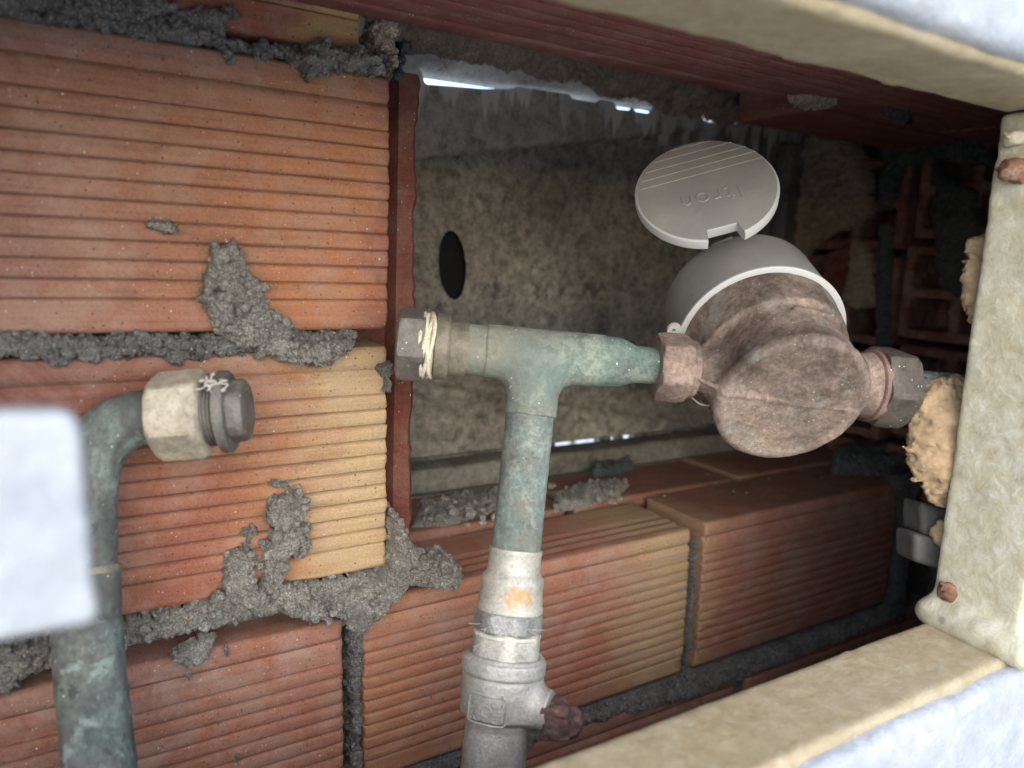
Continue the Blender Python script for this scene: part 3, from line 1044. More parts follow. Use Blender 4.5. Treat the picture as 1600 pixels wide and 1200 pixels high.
for i, (pts, th) in enumerate((
        ([(428, 772), (452, 763), (472, 768), (482, 790), (462, 803), (480, 818), (476, 848), (452, 858), (442, 886), (436, 915), (424, 928), (404, 916), (408, 882), (412, 850), (424, 830), (414, 806), (416, 786)], 0.0075),
        ([(424, 748), (448, 751), (444, 764), (426, 762)], 0.0035),
        ([(380, 822), (404, 818), (404, 832), (390, 840), (388, 858), (380, 846)], 0.004),
        ([(352, 868), (368, 850), (386, 852), (400, 872), (390, 900), (398, 920), (350, 930), (345, 890)], 0.0055),
        ([(452, 800), (470, 812), (482, 840), (474, 860), (452, 872), (446, 850)], 0.0045),
        ([(430, 902), (474, 908), (480, 932), (504, 936), (516, 950), (510, 968), (468, 962), (444, 946), (424, 930)], 0.009),
        ([(330, 925), (380, 905), (420, 912), (440, 940), (400, 958), (340, 962), (322, 945)], 0.006),
        ([(462, 864), (478, 862), (478, 872), (466, 874)], 0.003))):
    mort('mortar_splat', pts, th, M_MORT, y=-0.0005, seed=50 + i, edge=0.0022, jag=0.0026, lump=0.8)
mort('mortar_splat', [(612, 792), (622, 810), (640, 850), (648, 862), (672, 868), (698, 862), (714, 882), (704, 908), (666, 912), (640, 908), (622, 914), (606, 938), (566, 972), (545, 982), (532, 960), (500, 950), (520, 925), (570, 905), (602, 884), (608, 850)],
     0.0105, M_MORT, y=-0.001, seed=68, edge=0.0035, lump=0.6, jag=0.0012, under=0.012)['label'] = 'mortar clump at the corner of the opening'
mort('mortar_splat', [(266, 1022), (296, 1002), (322, 990), (342, 992), (326, 1008), (328, 1022), (298, 1038), (274, 1032)], 0.004, M_MORT, y=-0.001, seed=62, edge=0.003, jag=0.0014)
mort('mortar_splat', [(290, 1052), (300, 1052), (300, 1060), (291, 1060)], 0.002, M_MORT, y=-0.001, seed=63, edge=0.002, jag=0.0006)
mort('mortar_splat', [(351, 1012), (357, 1010), (358, 1024), (351, 1024)], 0.0018, M_MORT, y=-0.001, seed=64, edge=0.002, jag=0.0006)
mort('mortar_splat', [(366, 1176), (376, 1174), (372, 1190), (366, 1188)], 0.0018, M_MORT, y=-0.001, seed=65, edge=0.002, jag=0.0006)
mort('mortar_splat', [(590, 568), (611, 566), (611, 582), (604, 586), (610, 598), (608, 614), (598, 610), (600, 592), (588, 580)], 0.003, M_MDARK, y=-0.001, seed=66, edge=0.002, jag=0.001)
mort('mortar_splat', [(-40, 1010), (82, 1000), (84, 1030), (40, 1050), (30, 1075), (-40, 1090)], 0.0022, M_MDARK, y=-0.001, seed=67, edge=0.003, jag=0.003)

# ------------------------------------------------------------------ oxblood clay jamb piece behind the block ends
jp = np.array([(0, -0.084), (0, 0.182)])
xs = np.array([0.100, 0.1452, 0.1460, 0.1490, 0.1580, 0.1610])
ys = np.array([0.034, 0.034, 0.0345, 0.027, 0.0265, 0.031])
ds = np.linspace(-0.0925, 0.166, 60)
V = []
for i, d in enumerate(ds):
    for k, (x, y) in enumerate(zip(xs, ys)):
        q = np.array([[0.3, 0.1, d]])
        jx = 0.0022 * float(fbm(q, 60, 3, 77)[0]) + 0.0012 * float(fbm(q, 240, 2, 78)[0]) if k >= 4 else 0
        V.append((x + 0.0035 * (d - 0.04) / 0.12 * -0.15 + jx, y, zd(d)))
nb = len(xs)
V = np.array(V)
Vb = V.copy(); Vb[:, 1] = 0.052
F = [tuple(reversed(q)) for q in grid_faces(60, nb)]
F += [tuple(i + 60 * nb for i in reversed(q)) for q in F]
F += [(i * nb + nb - 1, (i + 1) * nb + nb - 1, 60 * nb + (i + 1) * nb + nb - 1, 60 * nb + i * nb + nb - 1) for i in range(59)]
F += [tuple(list(range(nb)) + list(range(60 * nb + nb - 1, 60 * nb - 1, -1))), tuple(list(range(59 * nb + nb - 1, 59 * nb - 1, -1)) + list(range(60 * nb + 59 * nb, 60 * nb + 60 * nb)))]
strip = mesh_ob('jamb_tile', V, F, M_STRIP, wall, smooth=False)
strip['label'] = 'narrow oxblood clay strip lining the left of the opening'

# ------------------------------------------------------------------ sill, kerb, rubble behind the low course
sill = thing('concrete_sill', 'pale concrete kerb along the foot of the sheet door', 'sill', (0.4, 0.155, zd(0.182)))
sV, sF = surface_nets(lambda P: sd_box(P, (0.12, 0.140, zd(0.19)), (0.70, 0.166, zd(0.158)), 0.003) + 0.0014 * fbm(P, 90, 3, 91) + 0.0006 * fbm(P, 400, 2, 92),
                      (0.11, 0.13, zd(0.195)), (0.71, 0.176, zd(0.15)), 0.0024)
mesh_ob('kerb', sV, sF, M_CONC, sill)
bV, bF = box((0.10, 0.134, zd(0.22)), (0.70, 0.215, zd(0.1755)))
mesh_ob('bed', bV, bF, M_CONC, sill, smooth=False)


def floor_splat(name, pts, d, thick, m, parent, **k):
    p = np.asarray(pts, float)
    w = on_d(p[:, 0], p[:, 1], d)
    V, F = splat(np.c_[w[:, 0], w[:, 1]], thick, np.array([0, 0, zd(d)]), UX, np.array([0, 1., 0]), UZ, **k)
    V, F = crumbs(V, F, 3e-5, k.get('seed', 0), 0.003)
    return mesh_ob(name, V, F, m, parent, smooth=False)


floor_splat('mortar_bed', [(642, 826), (660, 786), (720, 774), (790, 768), (800, 786), (760, 806), (700, 824)], 0.1775, 0.0016, M_MORT, wall, seed=71, cell=0.0010, edge=0.008, lump=0.9, jag=0.0014, under=0.001)
floor_splat('mortar_bed', [(862, 778), (900, 764), (950, 756), (985, 762), (968, 778), (920, 790), (866, 800)], 0.1775, 0.0045, M_MORT, wall, seed=72, cell=0.001, edge=0.008, lump=0.8, jag=0.0014, under=0.001)
floor_splat('mortar_bed', [(922, 738), (955, 724), (985, 724), (990, 736), (955, 746), (925, 748)], 0.1765, 0.007, M_MTEAL, wall, seed=73, cell=0.0012, edge=0.008, jag=0.0014, under=0.001)
floor_splat('mortar_bed', [(1300, 720), (1330, 700), (1400, 690), (1420, 735), (1360, 745), (1300, 742)], 0.1750, 0.012, M_MTEAL, wall, seed=74, cell=0.0015, edge=0.01)
rng = np.random.default_rng(5)
chips = []
for i in range(44):
    if i < 18:
        px, py = rng.uniform(648, 780), rng.uniform(775, 826)
    elif i < 28:
        px, py = rng.uniform(860, 985), rng.uniform(745, 800)
    else:
        px, py = rng.uniform(1020, 1400), rng.uniform(740, 800)
    p = on_d(np.array(px), np.array(py), 0.172)
    if p[1] < 0.012 or p[1] > 0.137 or p[0] > 0.63:
        continue
    r = rng.uniform(0.0008, 0.0042) if i < 28 else rng.uniform(0.0005, 0.0012)
    th = np.arange(7) * 2 * math.pi / 7
    rings = []
    for ph, rr in ((-0.5, 0.7), (0.15, 1.0), (0.55, 0.6)):
        rings.append(np.stack([p[0] + r * rr * np.cos(th) * rng.uniform(.7, 1.3, 7), p[1] + r * rr * np.sin(th) * rng.uniform(.7, 1.3, 7), np.full(7, p[2] + r * ph) + rng.uniform(-.2, .2, 7) * r], 1))
    Vc = np.concatenate(rings)
    Fc = grid_faces(3, 7, False, True) + [tuple(range(14, 21)), tuple(range(6, -1, -1))]
    chips.append((Vc, Fc))
cV, cF = join(*chips)
M_CHIP = mortar_mat('chip_pale', (0.30, 0.28, 0.24), (0.45, 0.42, 0.36), (0.6, 0.57, 0.5))
tag(mesh_ob('rubble', cV, cF, M_CHIP, smooth=False), 'pale mortar crumbs and grit lying on the low block tops', 'rubble', kind='stuff')

# ------------------------------------------------------------------ lintel and ceiling
lint = thing('lintel', 'mouldy limewashed concrete lintel with tan mortar over the sheet door', 'lintel', (0.4, 0.09, zd(-0.12)))
lw = []
LX = np.linspace(0.10, 0.72, 80)
LY = np.linspace(0.006, 0.186, 30)
pl0, pl1 = on_y(np.array(660.), np.array(122.), 0.186), on_y(np.array(1210.), np.array(203.), 0.186)


LSL = 0.5


def lint_z(x):
    return pl0[2] + (pl1[2] - pl0[2]) * (x - pl0[0]) / (pl1[0] - pl0[0])


V = []
for x in LX:
    for y in LY:
        q = np.array([[x, y, 0]])
        back = 1 - math.exp(-(0.186 - y) / 0.006)
        front = max(0.0, 1 - (y - 0.006) / 0.03)
        V.append((x, y, lint_z(x) - 0.012 * front * 0 + (0.186 - y) * LSL + back * (0.0016 * float(fbm(q, 50, 3, 81)[0]) + 0.0005 * float(fbm(q, 400, 2, 82)[0]))))
V = np.array(V)
F = grid_faces(80, 30)
Vt = V.copy(); Vt[:, 2] = zd(-0.19)
nV = len(V)
ring_ = [i * 30 for i in range(80)] + [79 * 30 + j for j in range(1, 30)] + [i * 30 + 29 for i in range(78, -1, -1)] + [j for j in range(28, 0, -1)]
F = [tuple(reversed(q)) for q in F] + [tuple(i + nV for i in q) for q in F] + [(a, b, b + nV, a + nV) for a, b in zip(ring_, ring_[1:] + ring_[:1])]
mesh_ob('slab', np.vstack([V, Vt]), F, M_LINT, lint)


def ceil_splat(name, pts, z, thick, m, parent, **k):
    p = np.asarray(pts, float)
    w = on_d(p[:, 0], p[:, 1], -(z - ZC))
    V, F = splat(np.c_[w[:, 0], w[:, 1]], thick, np.array([0, 0, z]), UX, np.array([0, 1., 0]), -UZ, **k)
    return mesh_ob(name, V, F, m, parent)


zl = lint_z(0.3)
LO = np.array([0.3, 0.186, zl])
LU = np.array([1.0, 0.0, (pl1[2] - pl0[2]) / (pl1[0] - pl0[0])])
LV = np.array([0.0, 1.0, -LSL])
LNR = -np.cross(LU, LV)
LNR /= np.linalg.norm(LNR)


def lint_splat(name, pts, lift, thick, m, parent, **k):
    p = np.asarray(pts, float)
    rr = ray(p[:, 0], p[:, 1])
    O = LO - LNR * lift
    w = CAM + rr * (((O - CAM) @ LNR) / (rr @ LNR))[:, None] - O
    u = w[:, 0]
    v = w[:, 1]
    V, F = splat(np.c_[u, v], thick, O, LU, LV, LNR, **k)
    return mesh_ob(name, V, F, m, parent)


lint_splat('mortar_fillet', [(570, 20), (640, 30), (760, 55), (900, 85), (1040, 110), (1160, 130), (1200, 170), (1165, 182), (1120, 190), (1090, 172), (1040, 168), (1000, 150), (930, 138), (900, 118), (850, 118), (800, 100), (740, 95), (690, 82), (640, 74), (600, 80), (575, 70)],
           0.001, 0.009, M_MTAN, lint, seed=83, cell=0.0014, edge=0.008, lump=0.8)
lint_splat('mortar_fillet', [(1150, 120), (1200, 125), (1185, 165), (1165, 165), (1140, 150)], 0.0, 0.013, M_MTEAL, lint, seed=84, cell=0.0014, edge=0.008)
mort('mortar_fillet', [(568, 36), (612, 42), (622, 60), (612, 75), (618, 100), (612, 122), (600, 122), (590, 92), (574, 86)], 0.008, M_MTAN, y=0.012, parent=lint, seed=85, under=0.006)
mort('mortar_fillet', [(615, 70), (640, 66), (640, 80), (628, 92), (626, 122), (612, 124)], 0.006, M_MTEAL, y=0.02, parent=lint, seed=86, under=0.006)

ceil = thing('block_ceiling', 'plum red ribbed clay slabs forming the chamber roof', 'ceiling', (0.2, -0.1, zd(-0.106)))


def ceiling_tile(x0, x1, seed):
    V, F, o = brick_mesh(x0, x1, 0.0, 0.160, y0=0.0, thick=0.05, seed=seed)
    W = V.copy()
    dd = ZC - V[:, 2]                  # 0..0.16 along the block's height
    W[:, 1] = -0.0015 - dd * 1.0
    W[:, 2] = zd(-0.1062) + V[:, 1]
    b = mesh_ob('ceiling_tile', W, [tuple(reversed(f)) for f in F], M_CEIL, ceil, loc=(x0, 0, zd(-0.1062)))
    sharp(b, 50)
    return b


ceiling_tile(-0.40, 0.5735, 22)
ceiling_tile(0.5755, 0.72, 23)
lb = join(box((-0.40, -0.19, zd(-0.2)), (0.72, 0.01, zd(-0.152))))
mesh_ob('roof_fill', lb[0], lb[1], M_MDARK, ceil, smooth=False)
V, F = surface_nets(lambda Q: sd_box(Q, (0.44, 0.012, zd(-0.108)), (0.665, 0.073, zd(-0.150)), 0.003) + 0.0010 * fbm(Q, 80, 3, 24), (0.43, 0.003, zd(-0.100)), (0.675, 0.082, zd(-0.158)), 0.0022)
mesh_ob('lintel_block', V, F, M_CEIL, ceil, loc=(0.44, 0.01, zd(-0.108)))
ceil_splat('mortar_fillet', [(1230, 145), (1260, 141), (1310, 150), (1300, 157), (1245, 156)], zd(-0.108), 0.004, M_MTAN, ceil, seed=87, cell=0.0012, edge=0.003)
ceil_splat('mortar_fillet', [(1378, 164), (1420, 166), (1428, 182), (1396, 176)], zd(-0.108), 0.005, M_MTEAL, ceil, seed=88, cell=0.0012, edge=0.003)
ceil_splat('mortar_smear', [(700, 14), (752, 20), (800, 33), (760, 31), (715, 26)], zd(-0.1075), 0.0012, M_MORT, ceil, crumb_amp=0.0, seed=89, cell=0.0012, edge=0.004, jag=0.004)

# ------------------------------------------------------------------ right side wall of hollow blocks
side = thing('hollow_block_wall', 'shadowy side wall of hollow clay blocks with open square cells', 'side wall', (0.68, 0.0, zd(0.29)))
SX = 0.64


def hollow_block(y0, z0, w, h, nc, nr, seed):
    web = 0.0085
    ys_ = [y0]
    cw = (w - web * (nc + 1)) / nc
    ch = (h - web * (nr + 1)) / nr

    def f(P):
        d = sd_box(P, (SX, y0, z0), (SX + 0.06, y0 + w, z0 + h), 0.002)
        for i in range(nc):
            for j in range(nr):
                a = (SX - 0.02, y0 + web + i * (cw + web), z0 + web + j * (ch + web))
                b = (SX + 0.05, a[1] + cw, a[2] + ch)
                d = np.maximum(d, -sd_box(P, a, b, 0.003))
        return d + 0.0014 * fbm(P, 90, 3, seed) + 0.0007 * fbm(P, 320, 2, seed + 1)
    V, F = surface_nets(f, (SX - 0.004, y0 - 0.004, z0 - 0.004), (SX + 0.064, y0 + w + 0.004, z0 + h + 0.004), 0.0024)
    return mesh_ob('hollow_block', V, F, M_HOL, side, loc=(SX, y0, z0))


hz = zd(0.145)
for j in range(3):
    hollow_block(-0.052 + 0.004 * (j % 2), hz + j * 0.088, 0.098, 0.082, 2, 2, 100 + j)
    hollow_block(-0.158, hz + j * 0.088 + 0.02, 0.098, 0.082, 2, 2, 110 + j)
    hollow_block(0.055, hz + j * 0.088 - 0.01, 0.098, 0.082, 2, 2, 120 + j)
hollow_block(-0.052, hz - 0.092, 0.098, 0.082, 2, 2, 130)
hollow_block(-0.158, hz - 0.092, 0.098, 0.082, 2, 2, 131)
hollow_block(0.055, hz - 0.098, 0.098, 0.082, 2, 2, 132)
sv, sf = box((SX + 0.008, -0.19, zd(0.44)), (SX + 0.09, 0.20, zd(-0.2)))
sV2, sF2 = box((SX + 0.055, -0.19, zd(0.44)), (SX + 0.1, 0.25, zd(-0.2)))
mesh_ob('mortar_core', sV2, sF2, M_MDARK, side, smooth=False)


def side_splat(name, pts, thick, m, parent=side, x=SX, **k):
    p = np.asarray(pts, float)
    w = on_x(p[:, 0], p[:, 1], x)
    V, F = splat(np.c_[w[:, 1], w[:, 2]], thick, np.array([x, 0, 0]), np.array([0, 1., 0]), UZ, np.array([-1., 0, 0]), **k)
    return mesh_ob(name, V, F, m, parent)


side_splat('mortar_patch', [(1262, 205), (1330, 212), (1350, 240), (1362, 270), (1368, 330), (1352, 352), (1330, 360), (1300, 365), (1270, 390), (1250, 430), (1225, 430), (1240, 330), (1250, 260)], 0.014, M_MTAN, seed=141, cell=0.0013, edge=0.008, lump=0.8)['label'] = 'pale tan mortar face right of the meter lid'
side_splat('mortar_patch', [(1335, 372), (1355, 380), (1370, 420), (1372, 478), (1340, 486), (1322, 470), (1330, 420)], 0.009, M_MTAN, seed=142, cell=0.0013, edge=0.006)
side_splat('mortar_patch', [(1375, 180), (1440, 160), (1520, 190), (1560, 260), (1500, 262), (1470, 245), (1420, 262), (1392, 330), (1372, 330), (1380, 250)], 0.006, M_MTEAL, seed=143, cell=0.002, edge=0.008)
side_splat('mortar_patch', [(1470, 270), (1530, 300), (1540, 420), (1510, 470), (1470, 450), (1462, 380), (1455, 330)], 0.006, M_MTEAL, seed=144, cell=0.002, edge=0.008)
side_splat('mortar_patch', [(1375, 340), (1398, 350), (1396, 440), (1390, 560), (1370, 570), (1372, 440)], 0.006, M_MTEAL, seed=145, cell=0.002, edge=0.006)
side_splat('mortar_patch', [(1290, 395), (1345, 372), (1330, 440), (1320, 490), (1280, 450)], 0.003, M_STRIP, crumb_amp=0.0, seed=146, cell=0.002, edge=0.004, lump=0.2, jag=0.001)

# chamber shell out of sight: left side, floor, and the wall in front that holds the frame
shell = thing('chamber_shell', 'rendered sides and floor enclosing the meter chamber', 'chamber', (0.1, -0.1, zd(0.46)))
for nm, lo, hi in (('left_side', (-0.40, -0.162, zd(0.44)), (-0.235, 0.02, zd(-0.2))),
                   ('floor_slab', (-0.40, -0.19, zd(0.50)), (0.74, 0.02, zd(0.438))),
                   ('back_jamb', (-0.40, 0.115, zd(0.44)), (0.150, 0.19, zd(-0.3))),
                   ('back_footing', (0.10, 0.134, zd(0.60)), (0.74, 0.215, zd(0.2205))),
                   ('roof_slab', (-0.40, -0.19, zd(-0.26)), (0.76, 0.184, zd(-0.191)))):
    v, f = box(lo, hi)
    mesh_ob(nm, v, f, M_RENDER, shell, smooth=False)

# ------------------------------------------------------------------ sheet door at the back
DY = 0.180
door = thing('sheet_door', 'weathered grey brown sheet metal door with oval lock hole at the back', 'door', (0.43, DY, zd(0.158)))
dx = np.linspace(0.135, 0.705, 250)
nz_ = 170
bot = zd(0.1592)
# light leaks: pixel x, gap in metres below the lintel edge
gap_px = [(600, -0.004), (655, -0.004), (662, 0.0060), (700, 0.0048), (745, 0.0036), (790, 0.0010), (806, -0.002), (886, -0.002), (892, 0.0010), (928, 0.0014), (936, -0.002), (956, -0.001), (962, 0.0038), (980, 0.0034), (985, 0.0006), (990, 0.0036), (1010, 0.0036), (1016, -0.002), (1090, -0.002), (1098, 0.0036), (1130, 0.0046), (1150, 0.0020), (1156, 0.0004), (1164, 0.0016), (1174, -0.001), (1300, -0.003)]
gx = on_y(np.array([g[0] for g in gap_px], float), np.linspace(118, 215, len(gap_px)), DY)[:, 0]
gg = np.array([g[1] for g in gap_px])
cr1 = on_y(np.array([668., 1010.]), np.array([249., 213.]), DY)
cr2 = on_y(np.array([655., 1125.]), np.array([597., 668.]), DY)
hc = on_y(np.array(710.), np.array(415.), DY)
ha = on_y(np.array([693., 727.]), np.array([420., 410.]), DY)
HA, HB = 0.0120, 0.0272
TILT = math.radians(6)
X, Zs, Y = [], [], []
for x in dx:
    top = lint_z(x) - np.interp(x, gx, gg)
    zz = np.linspace(bot, top, nz_)
    z1 = np.interp(x, cr1[:, 0], cr1[:, 2], right=cr1[1, 2] + (x - cr1[1, 0]) * (cr1[1, 2] - cr1[0, 2]) / (cr1[1, 0] - cr1[0, 0]))
    z2 = np.interp(x, cr2[:, 0], cr2[:, 2], right=cr2[1, 2] + (x - cr2[1, 0]) * (cr2[1, 2] - cr2[0, 2]) / (cr2[1, 0] - cr2[0, 0]))
    up = np.clip((zz - z1) / 0.0018 + 0.5, 0, 1)
    dn = np.clip((z2 - zz) / 0.0018 + 0.5, 0, 1)
    X.append(np.full(nz_, x)); Zs.append(zz); Y.append(DY - 0.0060 * np.maximum(up, dn) + 0.003)
X, Zs, Y = np.array(X), np.array(Zs), np.array(Y)
P = np.stack([X, Y, Zs], -1).reshape(-1, 3)
P[:, 1] += 0.0010 * fbm(P, 14, 2, 151) + 0.00035 * fbm(P, 120, 3, 152)
ct, st_ = math.cos(TILT), math.sin(TILT)
u = (P[:, 0] - hc[0]) * ct + (P[:, 2] - hc[2]) * st_
v = -(P[:, 0] - hc[0]) * st_ + (P[:, 2] - hc[2]) * ct
q = np.sqrt((u / HA) ** 2 + (v / HB) ** 2) + 1e-9
ins = (q < 1).reshape(250, nz_)
sc_ = np.where(q < 1, 1 / q, 1)
u2, v2 = u * sc_, v * sc_
P[:, 0] = hc[0] + u2 * ct - v2 * st_
P[:, 2] = hc[2] + u2 * st_ + v2 * ct
F = [f for f in grid_faces(250, nz_) if not all(ins[i // nz_, i % nz_] for i in f)]
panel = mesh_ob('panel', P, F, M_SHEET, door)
sol = panel.modifiers.new('thickness', 'SOLIDIFY')
sol.thickness = 0.0012
sol.offset = -1
lk = box((hc[0] - 0.022, DY + 0.012, hc[2] - 0.045), (hc[0] + 0.022, DY + 0.035, hc[2] + 0.045))
lk2 = box((hc[0] - 0.022, DY + 0.0062, hc[2] - 0.045), (hc[0] - 0.016, DY + 0.0122, hc[2] + 0.045))
lk3 = box((hc[0] + 0.016, DY + 0.0062, hc[2] - 0.045), (hc[0] + 0.022, DY + 0.0122, hc[2] + 0.045))
lk4 = box((hc[0] - 0.0158, DY + 0.0062, hc[2] + 0.036), (hc[0] + 0.0158, DY + 0.0122, hc[2] + 0.045))
lk5 = box((hc[0] - 0.0158, DY + 0.0062, hc[2] - 0.045), (hc[0] + 0.0158, DY + 0.0122, hc[2] - 0.036))
V, F = join(lk, lk2, lk3, lk4, lk5)
mesh_ob('lock_case', V, F, M_BLACK, door, smooth=False)
# stile strip at the right edge and packing under the bottom edge, leaving the leaks open
a_ = on_y(np.array(1232.), np.array(300.), 0.168)
V, F = surface_nets(lambda Q: sd_box(Q, (a_[0] - 0.012, 0.160, zd(0.16)), (a_[0] + 0.010, 0.1765, zd(-0.122)), 0.003) + 0.0012 * fbm(Q, 80, 3, 155), (a_[0] - 0.02, 0.152, zd(0.166)), (a_[0] + 0.02, 0.183, zd(-0.13)), 0.0022)
mesh_ob('stile', V, F, M_CONC, door)
leaks = [(862, 932), (948, 961), (967, 986), (1038, 1043)]
edges_ = [0.135]
for a, b in leaks:
    pa = on_y(np.array([float(a), float(b)]), np.array([690., 684.]), DY)[:, 0]
    edges_ += [pa[0], pa[1]]
edges_.append(0.704)
packs = []
for i in range(0, len(edges_), 2):
    packs.append(box((edges_[i], DY - 0.006, zd(0.176)), (edges_[i + 1], DY + 0.004, zd(0.1594) + 0.0006)))
packs.append(box((0.137, DY - 0.0055, zd(0.1765)), (0.703, DY + 0.0035, zd(0.1640))))
V, F = join(*packs)
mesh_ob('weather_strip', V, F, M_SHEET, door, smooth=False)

# bush out on the street side, glimpsed green through the leaks
rb = np.random.default_rng(11)
lv = []
for i in range(420):
    c = np.array([rb.uniform(0.75, 1.75), rb.uniform(0.85, 1.05), rb.uniform(0.2, 1.02)])
    a = rb.normal(size=3); a /= np.linalg.norm(a)
    b = np.cross(a, rb.normal(size=3)); b /= np.linalg.norm(b)
    s = rb.uniform(0.02, 0.035)
    lv.append((np.array([c - a * s, c + b * s * .5, c + a * s, c - b * s * .5]), [(0, 1, 2, 3)]))
V, F = join(*lv)
bush = thing('bush', 'green leaves glimpsed through the gap above the sheet door', 'bush', (1.25, 0.95, 0.0))
mesh_ob('foliage', V, F, M_LEAF, bush, smooth=False)['kind'] = 'stuff'
for i in range(3):
    V, F = tube([(1.25, 0.95, 0.0), (1.2 + 0.15 * i - 0.1, 0.95, 0.4), (1.0 + 0.25 * i, 0.95, 0.9)], [0.012, 0.009, 0.004], 8)
    mesh_ob('stem', V, F, M_RENDER, bush)

# ------------------------------------------------------------------ water meter
mc = np.array([0.1328047, 0.00871781, 0.35053213])            # centre of the bottom cap, camera axes
mn = np.array([-0.02859285, -0.60294888, 0.79726726])          # register axis
md = np.array([1, .087, 0.0])
md[2] = -(md[0] * mn[0] + md[1] * mn[1]) / mn[2]
md /= np.linalg.norm(md)
ez, ex = w_dir(mn), w_dir(md)
ez /= np.linalg.norm(ez)
ex = ex - ez * (ex @ ez); ex /= np.linalg.norm(ex)
ey = np.cross(ez, ex)
MC = cam_pt(mc)
meter = thing('water_meter', 'corroded bronze water meter with grey plastic register housing, lid flipped open', 'water meter', MC)
AXZ = 0.020                                                    # pipe axis above the cap


def m2w(P):
    P = np.asarray(P, float)
    return MC + P[..., :1] * ex + P[..., 1:2] * ey + P[..., 2:3] * ez


def body_sdf(P):
    low = sd_cyl(P, (0, 0, 0.0), (0, 0, 0.040), 0.0360, 0.0042)
    r = np.hypot(P[..., 0], P[..., 1])
    z = P[..., 2]
    rimd = np.hypot(r - 0.0338, (z - 0.0022) * 1.0) - 0.0026
    d = smin(low, rimd, 0.003)
    # wider cup below the register, cut slantwise like the casting
    cz = z - 0.031 - 0.06 * P[..., 0]
    cup = np.maximum(np.maximum(r - (0.0392 + 0.12 * np.clip(z - 0.032, 0, 1)), -cz), z - 0.056)
    d = smin(d, cup, 0.0045)
        # recessed floor of the cap
    sp = sd_cyl(P, (-0.050, 0, AXZ), (0.0, 0, AXZ), 0.0105, 0.001)
    d = smin(d, sp, 0.009)
    sp2 = sd_cyl(P, (0, 0, AXZ), (0.046, 0, AXZ), 0.0115, 0.001)
    d = smin(d, sp2, 0.008)
    seam = sd_cap(P, (-0.047, -0.004, 0.008), (-0.033, -0.002, 0.0015), 0.0012)
    d = smin(d, seam, 0.002)
    line = sd_cap(P, (-0.034, -0.0015, -0.0002), (0.034, 0.0025, -0.0002), 0.0006)
    d = smin(d, line, 0.0012)
    rib = sd_cap(P, (-0.004, -0.0375, 0.024), (0.018, -0.033, 0.028), 0.0011)
    d = smin(d, rib, 0.002)
    return d + 0.00045 * fbm(P, 120, 3, 161) + 0.00025 * fbm(P, 500, 2, 162)


V, F = surface_nets(body_sdf, (-0.054, -0.048, -0.004), (0.050, 0.048, 0.058), 0.0010)
mesh_ob('body', m2w(V), F, M_BRZ, meter)
ZR = 0.0516
V, F = lathe(m2w([[0, 0, ZR - 0.0006]])[0], ez, ex, [(0, 0.0415), (0, 0.0440), (0.0004, 0.0446), (0.0016, 0.0447), (0.0022, 0.0443), (0.0024, 0.0430)], 128, caps=(False, False))
sharp(mesh_ob('register_rim', V, F, M_PLAL, meter), 40)
V, F = lathe(m2w([[0, 0, ZR + 0.0016]])[0], ez, ex, [(0, 0.040), (0, 0.0440), (0.0075, 0.0437), (0.0079, 0.0433), (0.036, 0.0428), (0.0390, 0.0425), (0.0405, 0.0416), (0.041, 0.0400), (0.039, 0.0385), (0.022, 0.037), (0.0215, 0.001)], 128, caps=(True, False))
housing = mesh_ob('register_housing', V, F, M_PLAS, meter)
sharp(housing, 30)
# seal eye on the rim
lug = at_z(np.array(1050.5), np.array(515.0), 0.398)
_r = ray(np.array(1050.5), np.array(515.0))
lug = CAM + _r * (((MC - CAM) @ ez + ZR) / (_r @ ez))
lp = np.array([(lug - MC) @ ex, (lug - MC) @ ey, ZR + 0.0005])
rr = np.hypot(lp[0], lp[1])
print('lug radius', rr)
lp[:2] *= min(max(rr, 0.0455), 0.0475) / rr
th = np.arange(20) * 2 * math.pi / 20
ring_o = np.stack([lp[0] + 0.0038 * np.cos(th), lp[1] + 0.0038 * np.sin(th)], 1)
ring_i = np.stack([lp[0] + 0.0010 * np.cos(th) - 0.0004, lp[1] + 0.0010 * np.sin(th)], 1)
V = np.concatenate([np.c_[ring_o, np.full(20, ZR - 0.0008)], np.c_[ring_i, np.full(20, ZR - 0.0008)], np.c_[ring_o, np.full(20, ZR + 0.0012)], np.c_[ring_i, np.full(20, ZR + 0.0012)]])
F = []
for i in range(20):
    j = (i + 1) % 20
    F += [(i, j, 20 + j, 20 + i)[::-1], (40 + i, 40 + j, 60 + j, 60 + i), (i, 40 + i, 40 + j, j)[::-1], (20 + i, 60 + i, 60 + j, 20 + j)]
mesh_ob('seal_eye', m2w(V), F, M_PLAL, meter, smooth=False)
# wire of the seal hanging behind the union
V, F = tube(catmull(at_z(np.array([1068., 1082, 1096, 1112]), np.array([608., 622, 632, 634]), np.array([0.372, 0.372, 0.372, 0.374])), 8), 0.0005, 6)
mesh_ob('seal_wire', V, F, M_FIBRE, meter)

# lid
LN = -np.array([np.sin(.5848605) * np.cos(1.2204963), np.sin(.5848605) * np.sin(1.2204963), np.cos(.5848605)])
LNw = w_dir(LN); LNw /= np.linalg.norm(LNw)
LC = at_z(np.array(1102.9258), np.array(294.5135), 0.3830455)


def on_lid(px, py, lift=0.0):
    r = ray(px, py)
    t = ((LC - CAM) @ LNw + lift) / (r @ LNw)
    return CAM + r * np.asarray(t)[..., None]


